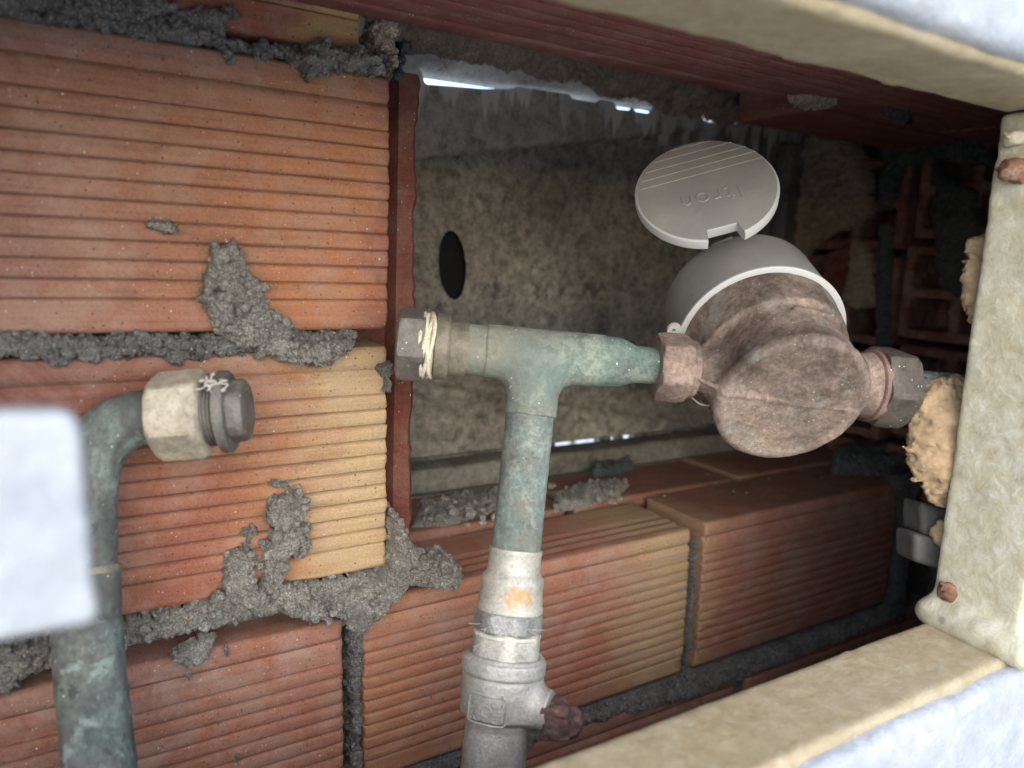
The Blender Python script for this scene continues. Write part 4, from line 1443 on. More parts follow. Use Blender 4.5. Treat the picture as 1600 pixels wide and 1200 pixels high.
la = on_lid(np.array([1001.3, 1191.0]), np.array([296.9, 246.0]))
lx = la[1] - la[0]; lx /= np.linalg.norm(lx)
ly = np.cross(LNw, lx)                                         # towards the hinge or away from it
hing = on_lid(np.array([1133.0]), np.array([364.0]))[0]
if (hing - LC) @ ly > 0:
    hs = 1
else:
    hs = -1
hx = (hing - LC) @ lx
RL = 0.0365
th = np.linspace(0, 2 * math.pi, 160, endpoint=False)
NW = 0.0085


def lid_out(r, grow=0.0):
    pts = []
    a0 = math.pi / 2 * hs
    for t in th:
        x, y = r * math.cos(t), r * math.sin(t)
        if y * hs > 0 and abs(x - hx * 0.92) < NW - grow * 0:
            y = hs * min(abs(y), RL - 0.0085 + (RL - r) * -0.2)
        pts.append((x, y))
    return np.array(pts)


stations = [(RL - 0.0016, 0.0), (RL - 0.0004, -0.0004), (RL, -0.0012), (RL, -0.0052), (RL - 0.0006, -0.0060)]
V = []
for r, h in stations:
    o = lid_out(r)
    V.append(LC + o[:, :1] * lx + o[:, 1:] * ly + h * LNw)
V = np.concatenate(V)
F = [tuple(reversed(q)) for q in grid_faces(len(stations), 160, False, True)]
F += [tuple(range(160)), tuple(range(160 * (len(stations) - 1) + 159, 160 * (len(stations) - 1) - 1, -1))]
F_top = [F[-2]]
lid = mesh_ob('lid', V, F, M_PLAL, meter)
sharp(lid, 28)
o = lid_out(RL - 0.0014)
fV = np.concatenate([LC + o[:, :1] * lx + o[:, 1:] * ly + q * LNw for q in (-0.0003, 0.00012)])
lface = mesh_ob('lid_face', fV, [tuple(reversed(q)) for q in grid_faces(2, 160, False, True)] + [tuple(range(160, 320)), tuple(range(159, -1, -1))], M_PLAS, lid, smooth=False)
lid['label'] = 'round grey lid flipped open, embossed lettering upside down'


def zz1(x, y):
    return 960 + x * .275, 180 + y * .275


for (xa, ya), (xb, yb) in (((150, 425), (840, 240)), ((155, 380), (800, 205)), ((180, 328), (745, 178)), ((222, 272), (665, 153)), ((313, 206), (540, 145))):
    A, B = zz1(xa, ya), zz1(xb, yb)
    p = on_lid(np.array([A[0], B[0]]), np.array([A[1], B[1]]))
    dv = p[1] - p[0]; dv /= np.linalg.norm(dv)
    sv_ = np.cross(LNw, dv) * 0.00022
    V = []
    for e in p:
        V += [e - sv_ - LNw * 0.0002, e + sv_ - LNw * 0.0002, e + sv_ * .7 + LNw * 0.00028, e - sv_ * .7 + LNw * 0.00028]
    mesh_ob('ridge', np.array(V), [(0, 1, 2, 3)[::-1], (4, 5, 6, 7), (0, 4, 5, 1)[::-1], (1, 5, 6, 2)[::-1], (2, 6, 7, 3)[::-1], (3, 7, 4, 0)[::-1]], M_PLAR, lid, smooth=False)


def arc(cx, cy, rx, ry, a0, a1, n=10):
    return [(cx + rx * math.cos(math.radians(a0 + (a1 - a0) * k / n)), cy + ry * math.sin(math.radians(a0 + (a1 - a0) * k / n))) for k in range(n + 1)]


GLYPH = {
    'I': (0.30, [[(0.15, 0), (0.15, 1)]]),
    't': (0.52, [[(0.2, 0.95), (0.2, 0.16), (0.28, 0.02), (0.46, 0.0)], [(0.0, 0.66), (0.46, 0.66)]]),
    'r': (0.46, [[(0.06, 0), (0.06, 0.68)], [(0.06, 0.42), (0.16, 0.60), (0.42, 0.66)]]),
    'o': (0.74, [arc(0.36, 0.33, 0.30, 0.32, 0, 360, 20)]),
    'n': (0.66, [[(0.06, 0), (0.06, 0.68)], [(0.06, 0.40), (0.18, 0.60), (0.36, 0.66), (0.50, 0.54), (0.54, 0.36), (0.54, 0.0)]]),
    '3': (0.72, [arc(0.28, 0.74, 0.26, 0.25, 150, -80) + arc(0.28, 0.25, 0.30, 0.25, 85, -150)]),
    '0': (0.74, [arc(0.32, 0.5, 0.27, 0.49, 0, 360, 22)]),
    'M': (0.86, [[(0.06, 0), (0.06, 1), (0.36, 0.35), (0.66, 1), (0.66, 0)]]),
    'S': (0.70, [arc(0.30, 0.74, 0.25, 0.25, 30, 270) + arc(0.30, 0.25, 0.26, 0.25, 90, -150)]),
    '5': (0.70, [[(0.54, 0.98), (0.12, 0.98), (0.08, 0.55)] + arc(0.28, 0.30, 0.27, 0.30, 120, -140)]),
    '8': (0.72, [arc(0.30, 0.75, 0.22, 0.23, 0, 360, 18), arc(0.30, 0.27, 0.27, 0.26, 0, 360, 18)]),
}


def text_geo(word, height, rw, rh):
    """raised lettering made of rounded strokes; x along the word, y up, z out, centred"""
    x, parts = 0.0, []
    for ch in word:
        adv, lines = GLYPH[ch]
        for ln in lines:
            p = np.array([(x + a, b, 0.0) for a, b in ln])
            p[:, :2] *= height
            q = [p[0]]
            for a, b in zip(p[:-1], p[1:]):
                k = max(1, int(np.linalg.norm(b - a) / (height * 0.12)))
                q += [a + (b - a) * i / k for i in range(1, k + 1)]
            V, F = tube(np.array(q), rw, 8)
            V[:, 2] *= rh / rw
            parts.append((V, F))
        x += adv + 0.16
    V, F = join(*parts)
    V[:, :2] -= (V[:, :2].max(0) + V[:, :2].min(0)) / 2
    return V, F


tc_ = on_lid(np.array(zz1(552, 462)[0]), np.array(zz1(552, 462)[1]))
td = on_lid(np.array([zz1(722, 430)[0], zz1(375, 505)[0]]), np.array([zz1(722, 430)[1], zz1(375, 505)[1]]))
tx = td[1] - td[0]
tw = np.linalg.norm(tx); tx /= tw
ty = np.cross(LNw, tx)
V, F = text_geo('Itron', 0.0105, 0.0011, 0.0005)
k = tw / (V[:, 0].max() - V[:, 0].min())
V = V * np.array([k, k * 0.95, 1])
mesh_ob('lettering', tc_ + V[:, :1] * tx + V[:, 1:2] * ty + V[:, 2:3] * LNw, F, M_PLAS, lid, smooth=False)
# small triangle below the lettering
tp = on_lid(np.array([zz1(457, 563)[0], zz1(508, 548)[0], zz1(505, 520)[0]]), np.array([zz1(457, 563)[1], zz1(508, 548)[1], zz1(505, 520)[1]]))
V = np.vstack([tp - LNw * 0.0002, tp + LNw * 0.0004])
mesh_ob('arrow_mark', V, [(0, 1, 2), (5, 4, 3), (0, 3, 4, 1), (1, 4, 5, 2), (2, 5, 3, 0)], M_PLAS, lid, smooth=False)
# hinge knuckle between lid and housing
hd_ = LC - m2w([[0, 0, ZR + 0.0385]])[0]
hd_ = hd_ - ez * (hd_ @ ez); hd_ /= np.linalg.norm(hd_)
hk = m2w([[0, 0, ZR + 0.0400]])[0] + hd_ * 0.0405
hax = np.cross(ez, hd_)
V, F = lathe(hk - hax * 0.006, hax, ez, [(0, 0.0024), (0.012, 0.0024)], 20)
mesh_ob('hinge', V, F, M_PLAS, meter)

# ------------------------------------------------------------------ pipe run along the meter axis
PA = m2w([[0, 0, AXZ]])[0]


def t_of(px):
    """distance along the run (from the meter axis) whose image lies at column px"""
    o = (PA - CAM)
    R0, F0 = R_, F_
    k = (px - 800) / FPX
    return -((o @ R0) - k * (o @ F0)) / ((ex @ R0) - k * (ex @ F0))


ps = 0.36 / FPX


def rr_(h, px):
    z = (PA + ex * t_of(px) - CAM) @ F_
    return h / 2 * z / FPX


tee = thing('copper_tee_pipe', 'verdigris copper tee pipe with plugged left end, feeding the meter', 'pipe', at_z(np.array(838.), np.array(860.), 0.345))
TE = {k: t_of(k) for k in (612, 618, 655, 661, 664, 676, 679, 698, 702, 727, 730, 757, 838, 944, 975, 1004, 1034, 1018, 1026, 1092, 1098, 1112)}


def run(name, st, m, parent, seg=72, rough=0.0, seed=0, caps=(True, True), hexrot=0.0, hd=0.0012, flats=6, sh=35, rs=250):
    km = 0.85 * max(s[1] for s in st) / 2 / FPX
    st = [(s[0] - (s[0] - 800) * km,) + tuple(s[1:]) for s in st]
    prof = [(t_of(s[0]),) + tuple(rr_(h, s[0]) for h in s[1:]) for s in st]
    V, F = lathe(PA, ex, ez, fine(prof, hd) if rough else prof, seg, rough=rough, seed=seed, caps=caps, hexrot=hexrot, flats=flats, rs=rs)
    o = mesh_ob(name, V, F, m, parent)
    if sh:
        sharp(o, sh)
    return o


# branch down to the valve
BT = PA + ex * t_of(838)
BB = at_z(np.array(772.), np.array(1182.), 0.3360)
ba = BB - BT
BLen = np.linalg.norm(ba)
ba /= BLen
bside = w_dir([0, 0, -1.0])


def s_of(py):
    o = BT - CAM
    k = (py - 600) / FPX
    return -((o @ D_) - k * (o @ F_)) / ((ba @ D_) - k * (ba @ F_))


def rb_(h, py):
    z = (BT + ba * s_of(py) - CAM) @ F_
    return h / 2 * z / FPX


# tee body by smooth union, in the run's own axes
e1, e2 = ex, -ba - ex * (-ba @ ex)
e2 = e2 / np.linalg.norm(e2)
e3 = np.cross(e1, e2)
rt, rbr = rr_(83, 838), rb_(82, 640)
tl, trr = t_of(757) - t_of(838), t_of(944) - t_of(838)
dn_ = ba * s_of(650)
dn_l = np.array([dn_ @ e1, dn_ @ e2, dn_ @ e3])


def tee_sdf(P):
    a = sd_cyl(P, (tl, 0, 0), (trr, 0, 0), rt, 0.0006)
    b = sd_cyl(P, (0, 0, 0), dn_l, rbr, 0.0006)
    return smin(a, b, 0.009) + 0.00022 * fbm(P, 160, 3, 171) + 0.00010 * fbm(P, 700, 2, 172)


V, F = surface_nets(tee_sdf, (tl - 0.003, dn_l[1] - 0.006, -0.018), (trr + 0.003, 0.018, 0.018), 0.00075)
mesh_ob('tee', BT + V[:, :1] * e1 + V[:, 1:2] * e2 + V[:, 2:3] * e3, F, M_COPG, tee)
run('stub', [(726, 79), (760, 79)], M_COPG, tee, rough=0.0002, seed=3)
run('reducer', [(940, 79), (962, 79), (972, 77), (982, 70), (990, 63), (997, 58), (1056, 57)], M_COPG, tee, rough=0.0003, seed=4)
run('collar', [(697, 84), (699, 88), (722, 88), (727, 85), (727, 70)], M_BRASS, tee, rough=0.0003, seed=5)
run('end_union', [(674, 96), (676, 104), (694, 104), (698, 98), (698, 80)], M_BRASS, tee, rough=0.0003, seed=6)
V, F = join(*[tube([PA + ex * t_of(px0 + 3 * math.sin(k * 0.9 + q * 2.1)) + (rr_(98 + 3 * math.sin(q * 3 + k), px0)) * (math.cos(k * 0.314) * ez + math.sin(k * 0.314) * ey) for k in range(21)], 0.0011, 6, rough=0.0003, rs=700, seed=q)
              for q, px0 in enumerate((659, 663, 667, 671, 675))], lathe(PA, ex, ez, [(t_of(656), rr_(90, 656)), (t_of(678), rr_(94, 678))], 40))
mesh_ob('thread_sealant', V, F, M_HEMP, tee)
ap = lambda h, px: rr_(h, px)
run('end_plug', [(613, 94, 98), (616, 110, 100), (619, 116, 101), (652, 116, 102), (657, 112, 101), (659, 96, 99)], M_PLUG, tee, rough=0.00025, seed=8, hexrot=math.radians(14), hd=0.0015, sh=25)

# union nut into the meter
run('union_nut', [(1031, 62, 90), (1031.5, 92, 92), (1034, 104, 94), (1039, 108, 96), (1074, 109, 97), (1081, 104, 96), (1084, 94, 94), (1085, 60, 60)], M_BRZC, meter, rough=0.0004, seed=9, hexrot=math.radians(10), sh=25)
run('washer', [(1082, 80), (1083, 90), (1091, 91), (1093, 86), (1094, 60)], M_BRZC, meter, rough=0.0003, seed=10)
# outlet side
out = thing('outlet_pipe', 'dark pipe with large brass nut leaving the meter towards the frame post', 'pipe', PA + ex * 0.11)
run('flange_ring', [(1350, 86), (1353, 96), (1374, 104), (1380, 104)], M_BRZ, out, rough=0.0004, seed=11)
run('washer', [(1376, 106), (1378, 113), (1387, 113), (1390, 106)], M_WASH, out, rough=0.0003, seed=12)
run('union_nut', [(1387, 100, 112), (1389, 124, 112), (1395, 132, 115), (1428, 132, 115), (1438, 120, 111), (1443, 100, 100), (1443.5, 60, 60)], M_NUTR, out, rough=0.0004, seed=13, hexrot=math.radians(22), sh=25)
run('tube', [(1436, 62), (1500, 62), (1560, 60)], M_COPD, out, rough=0.0003, seed=14)

# riser from the valve to the tee


def near_py(py, h=110):
    return py - (py - 600) * 0.85 * h / 2 / FPX


def run_b(name, st, m, parent, seg=80, rough=0.0, seed=0, caps=(True, True), hexrot=0.0, flats=6, sh=35):
    hm = max(q[1] for q in st)
    prof = [(s_of(near_py(q[0], hm)),) + tuple(rb_(h, q[0]) for h in q[1:]) for q in st]
    V, F = lathe(BT, ba, bside, fine(prof, 0.0012) if rough else prof, seg, rough=rough, seed=seed, caps=caps, hexrot=hexrot, flats=flats, rs=220)
    o = mesh_ob(name, V, F, m, parent)
    return sharp(o, sh) if sh else o


run_b('riser_tube', [(640, 75), (880, 77)], M_COP, tee, rough=0.00028, seed=15)

# ------------------------------------------------------------------ ball valve
valve = thing('ball_valve', 'dusty nickel ball valve at the foot of the riser, handle gone, rusty stem', 'valve', BT + ba * s_of(1230))
run_b('tail_socket', [(866, 78), (867, 83), (873, 84), (876, 82), (901, 83), (907, 88), (913, 97), (918, 98.5), (932, 97.5), (936, 98.5), (955, 100.5), (959, 104), (966, 104), (969, 99), (970, 80)], M_VTOP, valve, rough=0.00018, seed=16)
run_b('lock_nut', [(968, 90, 90), (969, 103, 100), (973, 108, 102), (996, 108, 103), (1000, 104, 100), (1001, 90, 90)], M_NICKD, valve, rough=0.00015, seed=17, hexrot=math.radians(20), sh=25)
run_b('hex_neck', [(999, 96, 96), (1000, 106, 98), (1006, 108, 101), (1040, 110, 104), (1047, 116, 112), (1052, 118)], M_NICK, valve, rough=0.00015, seed=18, hexrot=math.radians(4), sh=25)
vs0, vs1 = s_of(near_py(1040, 126)), s_of(near_py(1146, 126))
Rv = rb_(126, 1085)
f1 = w_dir([0, 0, -1.0]); f1 = f1 - ba * (f1 @ ba); f1 /= np.linalg.norm(f1)
f2 = np.cross(ba, f1)
if f2 @ R_ < 0:
    f2 = -f2
stem_s = s_of(near_py(1116, 126))
sd_ = f2 * 0.93 + f1 * 0.37
sl = np.array([0.37, 0.93])


def valve_sdf(P):                          # P: (along, front, side)
    t, a, b = P[..., 0], P[..., 1], P[..., 2]
    r = np.hypot(a, b)
    mid = (t - (vs0 + vs1) / 2) / (vs1 - vs0) * 2
    Rr = Rv * (1.0 - 0.035 * np.clip(mid, -1, 1)) - 0.0026 * np.clip(np.abs(mid) - 0.80, 0, 1) / 0.2 * np.where(mid > 0, 1.6, 0.6)
    d = np.maximum(r - Rr, np.abs(t - (vs0 + vs1) / 2) - (vs1 - vs0) / 2)
    lip = np.hypot(np.maximum(np.abs(t - vs0 - 0.0048) - 0.0022, 0), r - Rv * 1.01 + 0.0004) - 0.0012
    d = smin(d, lip, 0.0006)
    d = np.maximum(d, -(np.hypot(t - vs0 - 0.0088, r - Rv * 1.005) - 0.0007))
    boss = sd_cyl(P, (stem_s, 0, 0), (stem_s, sl[0] * (Rv + 0.006), sl[1] * (Rv + 0.006)), 0.0088, 0.001)
    d = smin(d, boss, 0.006)
    return d + 0.00010 * fbm(P, 300, 3, 181)


lo = np.array([vs0 - 0.003, -Rv - 0.006, -Rv - 0.006]); hi = np.array([vs1 + 0.003, Rv + 0.012, Rv + 0.016])
V, F = surface_nets(valve_sdf, lo, hi, 0.0006)
vbody = mesh_ob('valve_body', BT + V[:, :1] * ba + V[:, 1:2] * f1 + V[:, 2:3] * f2, F, M_NICK, valve)
run_b('outlet_socket', [(1140, 104), (1148, 103), (1150, 101), (1200, 101), (1290, 101)], M_NICK, valve, rough=0.00018, seed=19, flats=8)


def on_valve(V2, h=0.0):
    """wrap flat marks (u across, v along, w out) on the body"""
    ang = V2[:, 0] / Rv
    r = Rv * 1.0 + V2[:, 2] + h
    return BT + (V2[:, 1:2]) * ba + r[:, None] * (np.cos(ang)[:, None] * f1 + np.sin(ang)[:, None] * f2)


def u_of(px):
    return Rv * math.asin(max(-1, min(1, ((px - (785 - (1118 - 1050) * 0.11)) / 63.0)))) 


rim = []
u0, u1, v0_, v1_ = u_of(731), u_of(787), s_of(near_py(1094, 126)), s_of(near_py(1146, 126)) - 0.001
cs = []
for cx, cy, a0 in ((u1 - 0.002, v0_ + 0.002, -90), (u1 - 0.002, v1_ - 0.003, 0), (u0 + 0.002, v1_ - 0.003, 90), (u0 + 0.002, v0_ + 0.002, 180)):
    for a in range(0, 91, 15):
        cs.append((cx + 0.002 * math.cos(math.radians(a0 + a)), cy + 0.002 * math.sin(math.radians(a0 + a))))
fine_cs = []
for a, b in zip(cs, cs[1:] + cs[:1]):
    for k in range(4):
        fine_cs.append((a[0] + (b[0] - a[0]) * k / 4, a[1] + (b[1] - a[1]) * k / 4, 0.0))
fine_cs.append(fine_cs[0])
V, F = tube(on_valve(np.array(fine_cs)), 0.0006, 8)
mesh_ob('mark_frame', V, F, M_NICK, vbody)
for s, px, v0m in (('300', 774, 0.0), ('MS58', 741, 0.0)):
    V, F = text_geo(s, 0.0046, 0.00055, 0.0006)
    V = V * np.array([(v1_ - v0_ - 0.004) / (V[:, 0].max() - V[:, 0].min()), 1.0, 1])
    W = np.stack([-V[:, 1] * -1 + u_of(px), V[:, 0] + (v0_ + v1_) / 2, V[:, 2]], 1)
    # letters run down the body, their tops to the right
    mesh_ob('lettering', on_valve(W, 0.0001), [tuple(reversed(f)) for f in F], M_NICK, vbody, smooth=False)
tq = np.linspace(0, 2 * math.pi, 33)
um, vm = u_of(757), (v0_ + v1_) / 2
V, F = tube(on_valve(np.stack([um + 0.0022 * np.cos(tq), vm + 0.0022 * np.sin(tq), np.zeros(33)], 1)), 0.00045, 6)
V2, F2 = tube(on_valve(np.array([(um - 0.001, vm + 0.001, 0), (um + 0.0003, vm - 0.0012, 0), (um + 0.0012, vm + 0.0008, 0), (um - 0.0004, vm + 0.0002, 0)])), 0.0003, 6)
V, F = join((V, F), (V2, F2))
mesh_ob('emblem', V, F, M_NICK, vbody)
# rusty stem stub
S0 = BT + ba * stem_s + sd_ * (Rv + 0.003)
ctr = at_z(np.array(873.), np.array(1122.), ((S0 - CAM) @ F_) - 0.002)


def stem_sdf(P):
    Q = P - ctr
    a = Q @ R_; b = Q @ D_; c = Q @ F_
    L = np.stack([a, b, c], -1)
    d = sd_box(L, (-0.0080, -0.0078, -0.007), (0.0042, 0.0078, 0.007), 0.0018)
    d = smin(d, sd_cap(L, (0.0055, -0.0015, 0), (0.0062, 0.004, 0), 0.0046), 0.0015)
    return d + 0.0016 * fbm(P, 170, 3, 191) + 0.0008 * fbm(P, 600, 3, 192)


V, F = surface_nets(stem_sdf, ctr - 0.018, ctr + 0.018, 0.0006)
mesh_ob('stem_nut', V, F, M_RUST, valve)
a0, a1 = at_z(np.array([832., 858.]), np.array([1128., 1134.]), np.array([0.327, 0.327]))
V, F = tube([a0, (a0 + a1) / 2, a1], 0.0020, 10, rough=0.0003)
mesh_ob('stop_pin', V, F, M_BRASS, valve)
# hemp fibres teased out of the threads
fib = []
rf = np.random.default_rng(3)
for i in range(34):
    top = i % 2
    px0 = rf.uniform(-46, 46)
    py0 = rf.uniform(969, 975) if top else rf.uniform(999, 1006)
    s0_ = s_of(py0)
    cx = px0 / 52.0
    nrm = f2 * cx + f1 * math.sqrt(max(0, 1 - cx * cx))
    p = BT + ba * s0_ + nrm * (rb_(105, py0) + 0.0003)
    pts = [p]
    dv = ba * rf.uniform(0.0, 1.0) + f2 * rf.normal() * 0.8 + nrm * 0.01
    for k in range(4):
        p = p + dv / np.linalg.norm(dv) * rf.uniform(0.0008, 0.0018)
        dv = dv + f2 * rf.normal() * 0.35 + ba * rf.normal() * 0.15
        pts.append(p)
    fib.append(tube(catmull(pts, 3), 0.00011, 4))
V, F = join(*fib)
mesh_ob('hemp_fibres', V, F, M_FIBRE, valve)
# hemp packing bands
run_b('hemp_packing', [(1000, 100), (1001, 107), (1006, 107), (1008, 102)], M_FIBRE, valve, rough=0.0006, seed=20)

# ------------------------------------------------------------------ capped elbow at the left
elbow = thing('capped_copper_elbow', 'dark patinated copper elbow pipe with limed nut and plug, before the left blocks', 'pipe', at_z(np.array(150.), np.array(1240.), 0.28))
cp_px = np.array([(300, 647), (262, 650), (228, 652), (196, 660), (165, 682), (145, 716), (136, 762), (134, 830), (134, 905)], float)
cz = np.array([.300, .300, .2995, .299, .2985, .298, .297, .295, .293])
path = catmull(at_z(cp_px[:, 0], cp_px[:, 1], cz), 8)
rad = np.interp(np.linspace(0, 1, len(path)), [0, .12, .45, .7, 1], [.0104, .0108, .0118, .0113, .0112])
V, F = tube(path, rad, 48, rough=0.0004, rs=200, seed=7)
mesh_ob('elbow', V, F, M_COPD, elbow)
lowp = at_z(np.array([133.5, 135, 138, 156, 160]), np.array([893., 930, 1010, 1199, 1260]), np.array([.2935, .291, .287, .276, .272]))
path = catmull(lowp, 16)
V, F = tube(path, np.full(len(path), 0.01235), 56, rough=0.0004, rs=200, seed=8)
mesh_ob('lower_pipe', V, F, M_COPD, elbow)
V, F = tube(at_z(np.array([133.5, 133.6, 133.8, 134.]), np.array([886., 889, 899, 903]), np.array([.2938, .2937, .2933, .2931])), [0.0121, 0.0129, 0.0129, 0.0121], 48, rough=0.0003)
mesh_ob('solder_ring', V, F, M_BRASS, elbow)
e0, e1_ = at_z(np.array([245., 388.]), np.array([651., 640.]), np.array([0.300, 0.304]))
ea = e1_ - e0
EL = np.linalg.norm(ea); ea /= EL
ehint = w_dir([0, 0, -1.0])
kp = 0.3015 / FPX


def erun(name, st, m, seg=72, rough=0.00025, seed=0, hexrot=0.0, sh=28, parent=None):
    prof = [((s[0] - 245) / 143.0 * EL,) + tuple(h / 2 * kp for h in s[1:]) for s in st]
    V, F = lathe(e0, ea, ehint, fine(prof, 0.0012), seg, rough=rough, seed=seed, hexrot=hexrot, rs=220)
    o = mesh_ob(name, V, F, m, parent or elbow)
    return sharp(o, sh) if sh else o


erun('union_nut', [(244, 96, 110), (246, 124, 120), (254, 141, 124), (314, 143, 126), (322, 134, 123), (326, 112, 112), (326.5, 80, 80)], M_NUTL, seed=31, hexrot=math.radians(37), rough=0.0004, sh=22)
thr = [(324, 96)]
for i in range(5):
    thr += [(326 + i * 5.4, 98), (327.6 + i * 5.4, 106), (329.0 + i * 5.4, 106), (330.6 + i * 5.4, 98)]
thr += [(354, 98)]
erun('plug_thread', thr, M_PLUG, seed=32, rough=0.0001, sh=20)
erun('end_plug', [(346, 90, 90), (346.3, 124, 124), (348, 130, 130), (359, 130, 130), (362.5, 124, 124), (363, 92, 90), (363.5, 99, 93), (380, 99, 93), (387, 93, 89), (388.5, 84, 80), (389, 30, 30)], M_PLUG, seed=33, sh=22, hexrot=math.radians(20))
fib = []
rf = np.random.default_rng(8)
for i in range(9):
    base = at_z(np.array(rf.uniform(322, 346)), np.array(rf.uniform(592, 604)), 0.2895)
    pts = [base]
    for k in range(5):
        pts.append(pts[-1] + w_dir(np.array([rf.normal() * 0.0014, rf.normal() * 0.0010, rf.normal() * 0.0003])))
    fib.append(tube(catmull(pts, 4), 0.00035, 5))
V, F = join(*fib)
mesh_ob('hemp_fibres', V, F, M_FIBRE, elbow)

# ------------------------------------------------------------------ opening frame and the wall that holds it
FY0, FY1 = -0.202, -0.163
FD_TOP = float(-(on_y(np.array(1215.), np.array(90.), FY1)[2] - ZC))
FD_BOT = float(-(on_y(np.array(1125.), np.array(1087.), FY1)[2] - ZC))
FX = float(on_y(np.array(1508.), np.array(570.), FY1)[0])
frame = thing('opening_frame', 'cream painted steel frame around the chamber opening, yellowed and crackled', 'frame', (0.15, -0.205, zd(FD_BOT + 0.03)))
FXL = -0.225


def bar(name, lo, hi, m, seed, rd=0.0018, amp=0.0008, h=0.0019, extra=None, pad=0.006):
    lo, hi = np.array(lo), np.array(hi)

    def f(P):
        d = sd_box(P, lo, hi, rd)
        if extra is not None:
            d = extra(P, d)
        return d + amp * fbm(P, 70, 3, seed) + amp * 0.35 * fbm(P, 380, 2, seed + 1)
    V, F = surface_nets(f, lo - pad, hi + pad, h)
    return mesh_ob(name, V, F, m, frame)


bar('top_bar', (FXL - 0.03, FY0, zd(FD_TOP)), (FX + 0.004, FY1, zd(FD_TOP - 0.026)), M_CREAMT, 201)
bar('bottom_bar', (FXL - 0.03, FY0, zd(FD_BOT + 0.028)), (FX + 0.004, FY1, zd(FD_BOT)), M_CREAMT, 203)
bar('side_post', (FXL - 0.03, FY0, zd(FD_BOT - 0.0005)), (FXL, FY1, zd(FD_TOP + 0.0005)), M_CREAM, 207)
# weld bead where post and bottom bar meet
wp = [(FX + 0.0005, FY1 + 0.0005, zd(FD_BOT - 0.0035)), (FX - 0.002, -0.175, zd(FD_BOT - 0.0035)), (FX - 0.0035, -0.188, zd(FD_BOT - 0.004)), (FX - 0.003, FY0 - 0.003, zd(FD_BOT - 0.003)), (FX + 0.01, FY0 - 0.005, zd(FD_BOT - 0.002))]


def weld_sdf(P):
    d = 1e9
    for a, b in zip(wp[:-1], wp[1:]):
        d = np.minimum(d, sd_cap(P, a, b, 0.0058))
    return d + 0.0012 * fbm(P, 90, 2, 211)


bar('side_post', (FX, FY0, zd(FD_BOT - 0.0005)), (FX + 0.03, FY1, zd(FD_TOP + 0.0005)), M_CREAM, 205, h=0.0013, extra=lambda P, d: smin(d, weld_sdf(P), 0.010), pad=0.016)


def lump(name, px, py, depth, rx, ry, rz, m, parent, seed, amp=0.002, h=0.0009, pw=2.0):
    c = at_z(np.array(float(px)), np.array(float(py)), depth)

    def f(P):
        Q = P - c
        L = np.stack([(Q @ R_) / rx, (Q @ D_) / ry, (Q @ F_) / rz], -1)
        d = ((np.abs(L) ** pw).sum(-1) ** (1 / pw) - 1) * min(rx, ry, rz)
        return d + amp * fbm(P, 130, 3, seed) + amp * 0.35 * fbm(P, 600, 3, seed + 1)
    R = max(rx, ry, rz) * 1.35 + 0.002
    V, F = surface_nets(f, c - R, c + R, h)
    return mesh_ob(name, V, F, m, parent)


def post_z(px, py, lift=0.0):
    p = on_x(np.array(float(px)), np.array(float(py)), FX - lift)
    return float((p - CAM) @ F_)


lump('bolt_head', 1484, 926, post_z(1484, 926) + 0.0005, 0.0054, 0.0048, 0.0036, M_RUSTO, frame, 221, amp=0.0024, pw=3.0)
lump('hinge_pin', 1586, 216, post_z(1586, 216) - 0.001, 0.0050, 0.0030, 0.003, M_CREAM, frame, 223, amp=0.0022, pw=3.5)
lump('hinge_pin', 1590, 262, post_z(1590, 262) - 0.001, 0.0060, 0.0052, 0.004, M_RUSTO, frame, 225, amp=0.0030, pw=3.5)
# latch keeper sticking in from the left post
zk = 0.137
K0, K1 = at_z(np.array([0., 132.]), np.array([645., 645.]), zk)
kt = [(-0.16, 642), (118, 645), (134, 664), (152, 955), (140, 975), (60, 992), (0, 1006), (-160, 1040)]
kin = at_z(np.array([-200., 98, 116, 124, 148, 150, 138, 60, 0, -200]), np.array([648., 646, 652, 668, 930, 958, 972, 992, 1004, 1040]), zk)
ku = np.array([1.0, 0, 0])
ymid = -0.205
kpoly = on_y(np.array([-330., 92, 112, 124, 148, 152, 142, 60, 0, -330]), np.array([648., 645, 650, 668, 930, 958, 974, 992, 1004, 1062]), -0.209)
kp2 = np.c_[kpoly[:, 0], kpoly[:, 2]]


def keep_sdf(P):
    Q = np.stack([P[..., 0], P[..., 2]], -1).reshape(-1, 2)
    d2 = poly_sd(Q, kp2).reshape(P.shape[:-1]) + 0.0012
    dy = np.abs(P[..., 1] + 0.2055) - 0.0035 + 0.0012
    d = np.minimum(np.maximum(d2, dy), 0) + np.hypot(np.maximum(d2, 0), np.maximum(dy, 0)) - 0.0012
    return d + 0.0005 * fbm(P, 140, 3, 231)


V, F = surface_nets(keep_sdf, (kp2[:, 0].min() - 0.003, -0.213, kp2[:, 1].min() - 0.003), (kp2[:, 0].max() + 0.003, -0.198, kp2[:, 1].max() + 0.003), 0.0009)
kb = mesh_ob('latch_keeper', V, F, M_WHITE, frame)
kb['label'] = 'white painted latch plate sticking in at the left'
kv, kf = box((FXL - 0.004, -0.2085, kp2[:, 1].min() + 0.004), (kp2[:, 0].min() + 0.004, -0.2000, kp2[:, 1].max() - 0.004))
mesh_ob('latch_bracket', kv, kf, M_WHITE, frame, smooth=False)

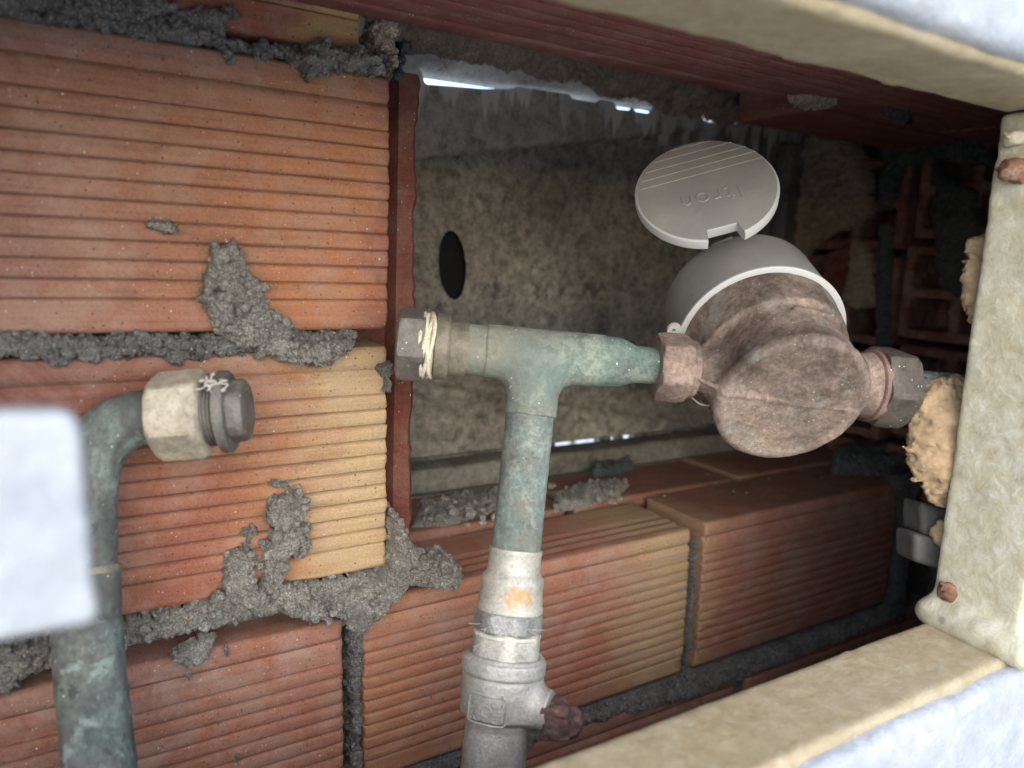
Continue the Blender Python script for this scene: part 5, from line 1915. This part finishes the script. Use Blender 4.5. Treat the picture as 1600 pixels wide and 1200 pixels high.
# tan filler squeezed out behind the post
fz = post_z(1500, 690)
fil = thing('filler_lumps', 'tan crumbly filler bulging from behind the frame post', 'filler', at_z(np.array(1470.), np.array(800.), fz + 0.02))
lump('lump', 1488, 690, fz + 0.016, 0.0215, 0.0330, 0.011, M_FOAM, fil, 241, amp=0.0028)
lump('lump', 1536, 436, post_z(1530, 440) + 0.012, 0.0095, 0.0230, 0.006, M_FOAM, fil, 243, amp=0.003)
lump('lump', 1474, 832, fz + 0.020, 0.0060, 0.0070, 0.005, M_FOAM, fil, 245, amp=0.002)
hb = thing('hinge_block', 'grey metal hinge block peeking out behind the frame post', 'hinge', at_z(np.array(1445.), np.array(880.), fz + 0.03))
for nm, x0, x1, y0, y1, dz in (('knuckle', 1424, 1500, 790, 842, 0.036), ('knuckle', 1413, 1500, 838, 884, 0.032)):
    c0 = at_z(np.array((x0 + x1) / 2.), np.array((y0 + y1) / 2.), fz + dz)
    sx, sy = (x1 - x0) / 2 * (fz + dz) / FPX, (y1 - y0) / 2 * (fz + dz) / FPX

    def f(P):
        Q = P - c0
        L = np.stack([Q @ R_, Q @ D_ - (Q @ R_) * 0.28, Q @ F_], -1)
        return sd_box(L, (-sx, -sy, -0.010), (sx, sy, 0.010), 0.0025) + 0.0005 * fbm(P, 200, 3, 251)
    V, F = surface_nets(f, c0 - 0.03, c0 + 0.03, 0.0012)
    mesh_ob(nm, V, F, M_GREYB, hb)

# wall in front, painted white outside
fw = thing('front_wall', 'rough white painted wall face around the frame corner', 'wall', (0.2, -0.215, 0.0))


def fw_piece(name, lo, hi, seed):
    lo, hi = np.array(lo), np.array(hi)

    def f(P):
        return sd_box(P, lo, hi, 0.004) + 0.0022 * fbm(P, 45, 3, seed) + 0.0007 * fbm(P, 260, 2, seed + 1)
    V, F = surface_nets(f, lo - 0.008, hi + 0.008, 0.0034)
    return mesh_ob(name, V, F, M_WHITE, fw)


fw_piece('plaster', (FXL - 0.02, FY0 - 0.006, zd(FD_BOT + 0.10)), (FX + 0.07, FY1 + 0.002, zd(FD_BOT + 0.0035)), 261)
fw_piece('plaster', (FXL - 0.02, FY0 - 0.006, zd(FD_TOP - 0.0035)), (FX + 0.07, FY1 + 0.002, zd(FD_TOP - 0.10)), 263)
fw_piece('plaster', (FX + 0.0045, FY0 - 0.006, zd(FD_BOT + 0.003)), (FX + 0.07, FY1 + 0.002, zd(FD_TOP - 0.003)), 265)
for lo, hi in (((-0.75, FY0, 0.0), (0.95, FY1, zd(FD_BOT + 0.095))), ((-0.75, FY0, zd(FD_TOP - 0.095)), (0.95, FY1, 0.80)),
               ((FX + 0.065, FY0, zd(FD_BOT + 0.095)), (0.95, FY1, zd(FD_TOP - 0.095))), ((-0.75, FY0, zd(FD_BOT + 0.095)), (FXL - 0.015, FY1, zd(FD_TOP - 0.095)))):
    v, f = box(lo, hi)
    mesh_ob('masonry', v, f, M_WHITE, fw, smooth=False)
print('triangles', sum(len(p.vertices) - 2 for o in sc.objects if o.type == 'MESH' for p in o.data.polygons))
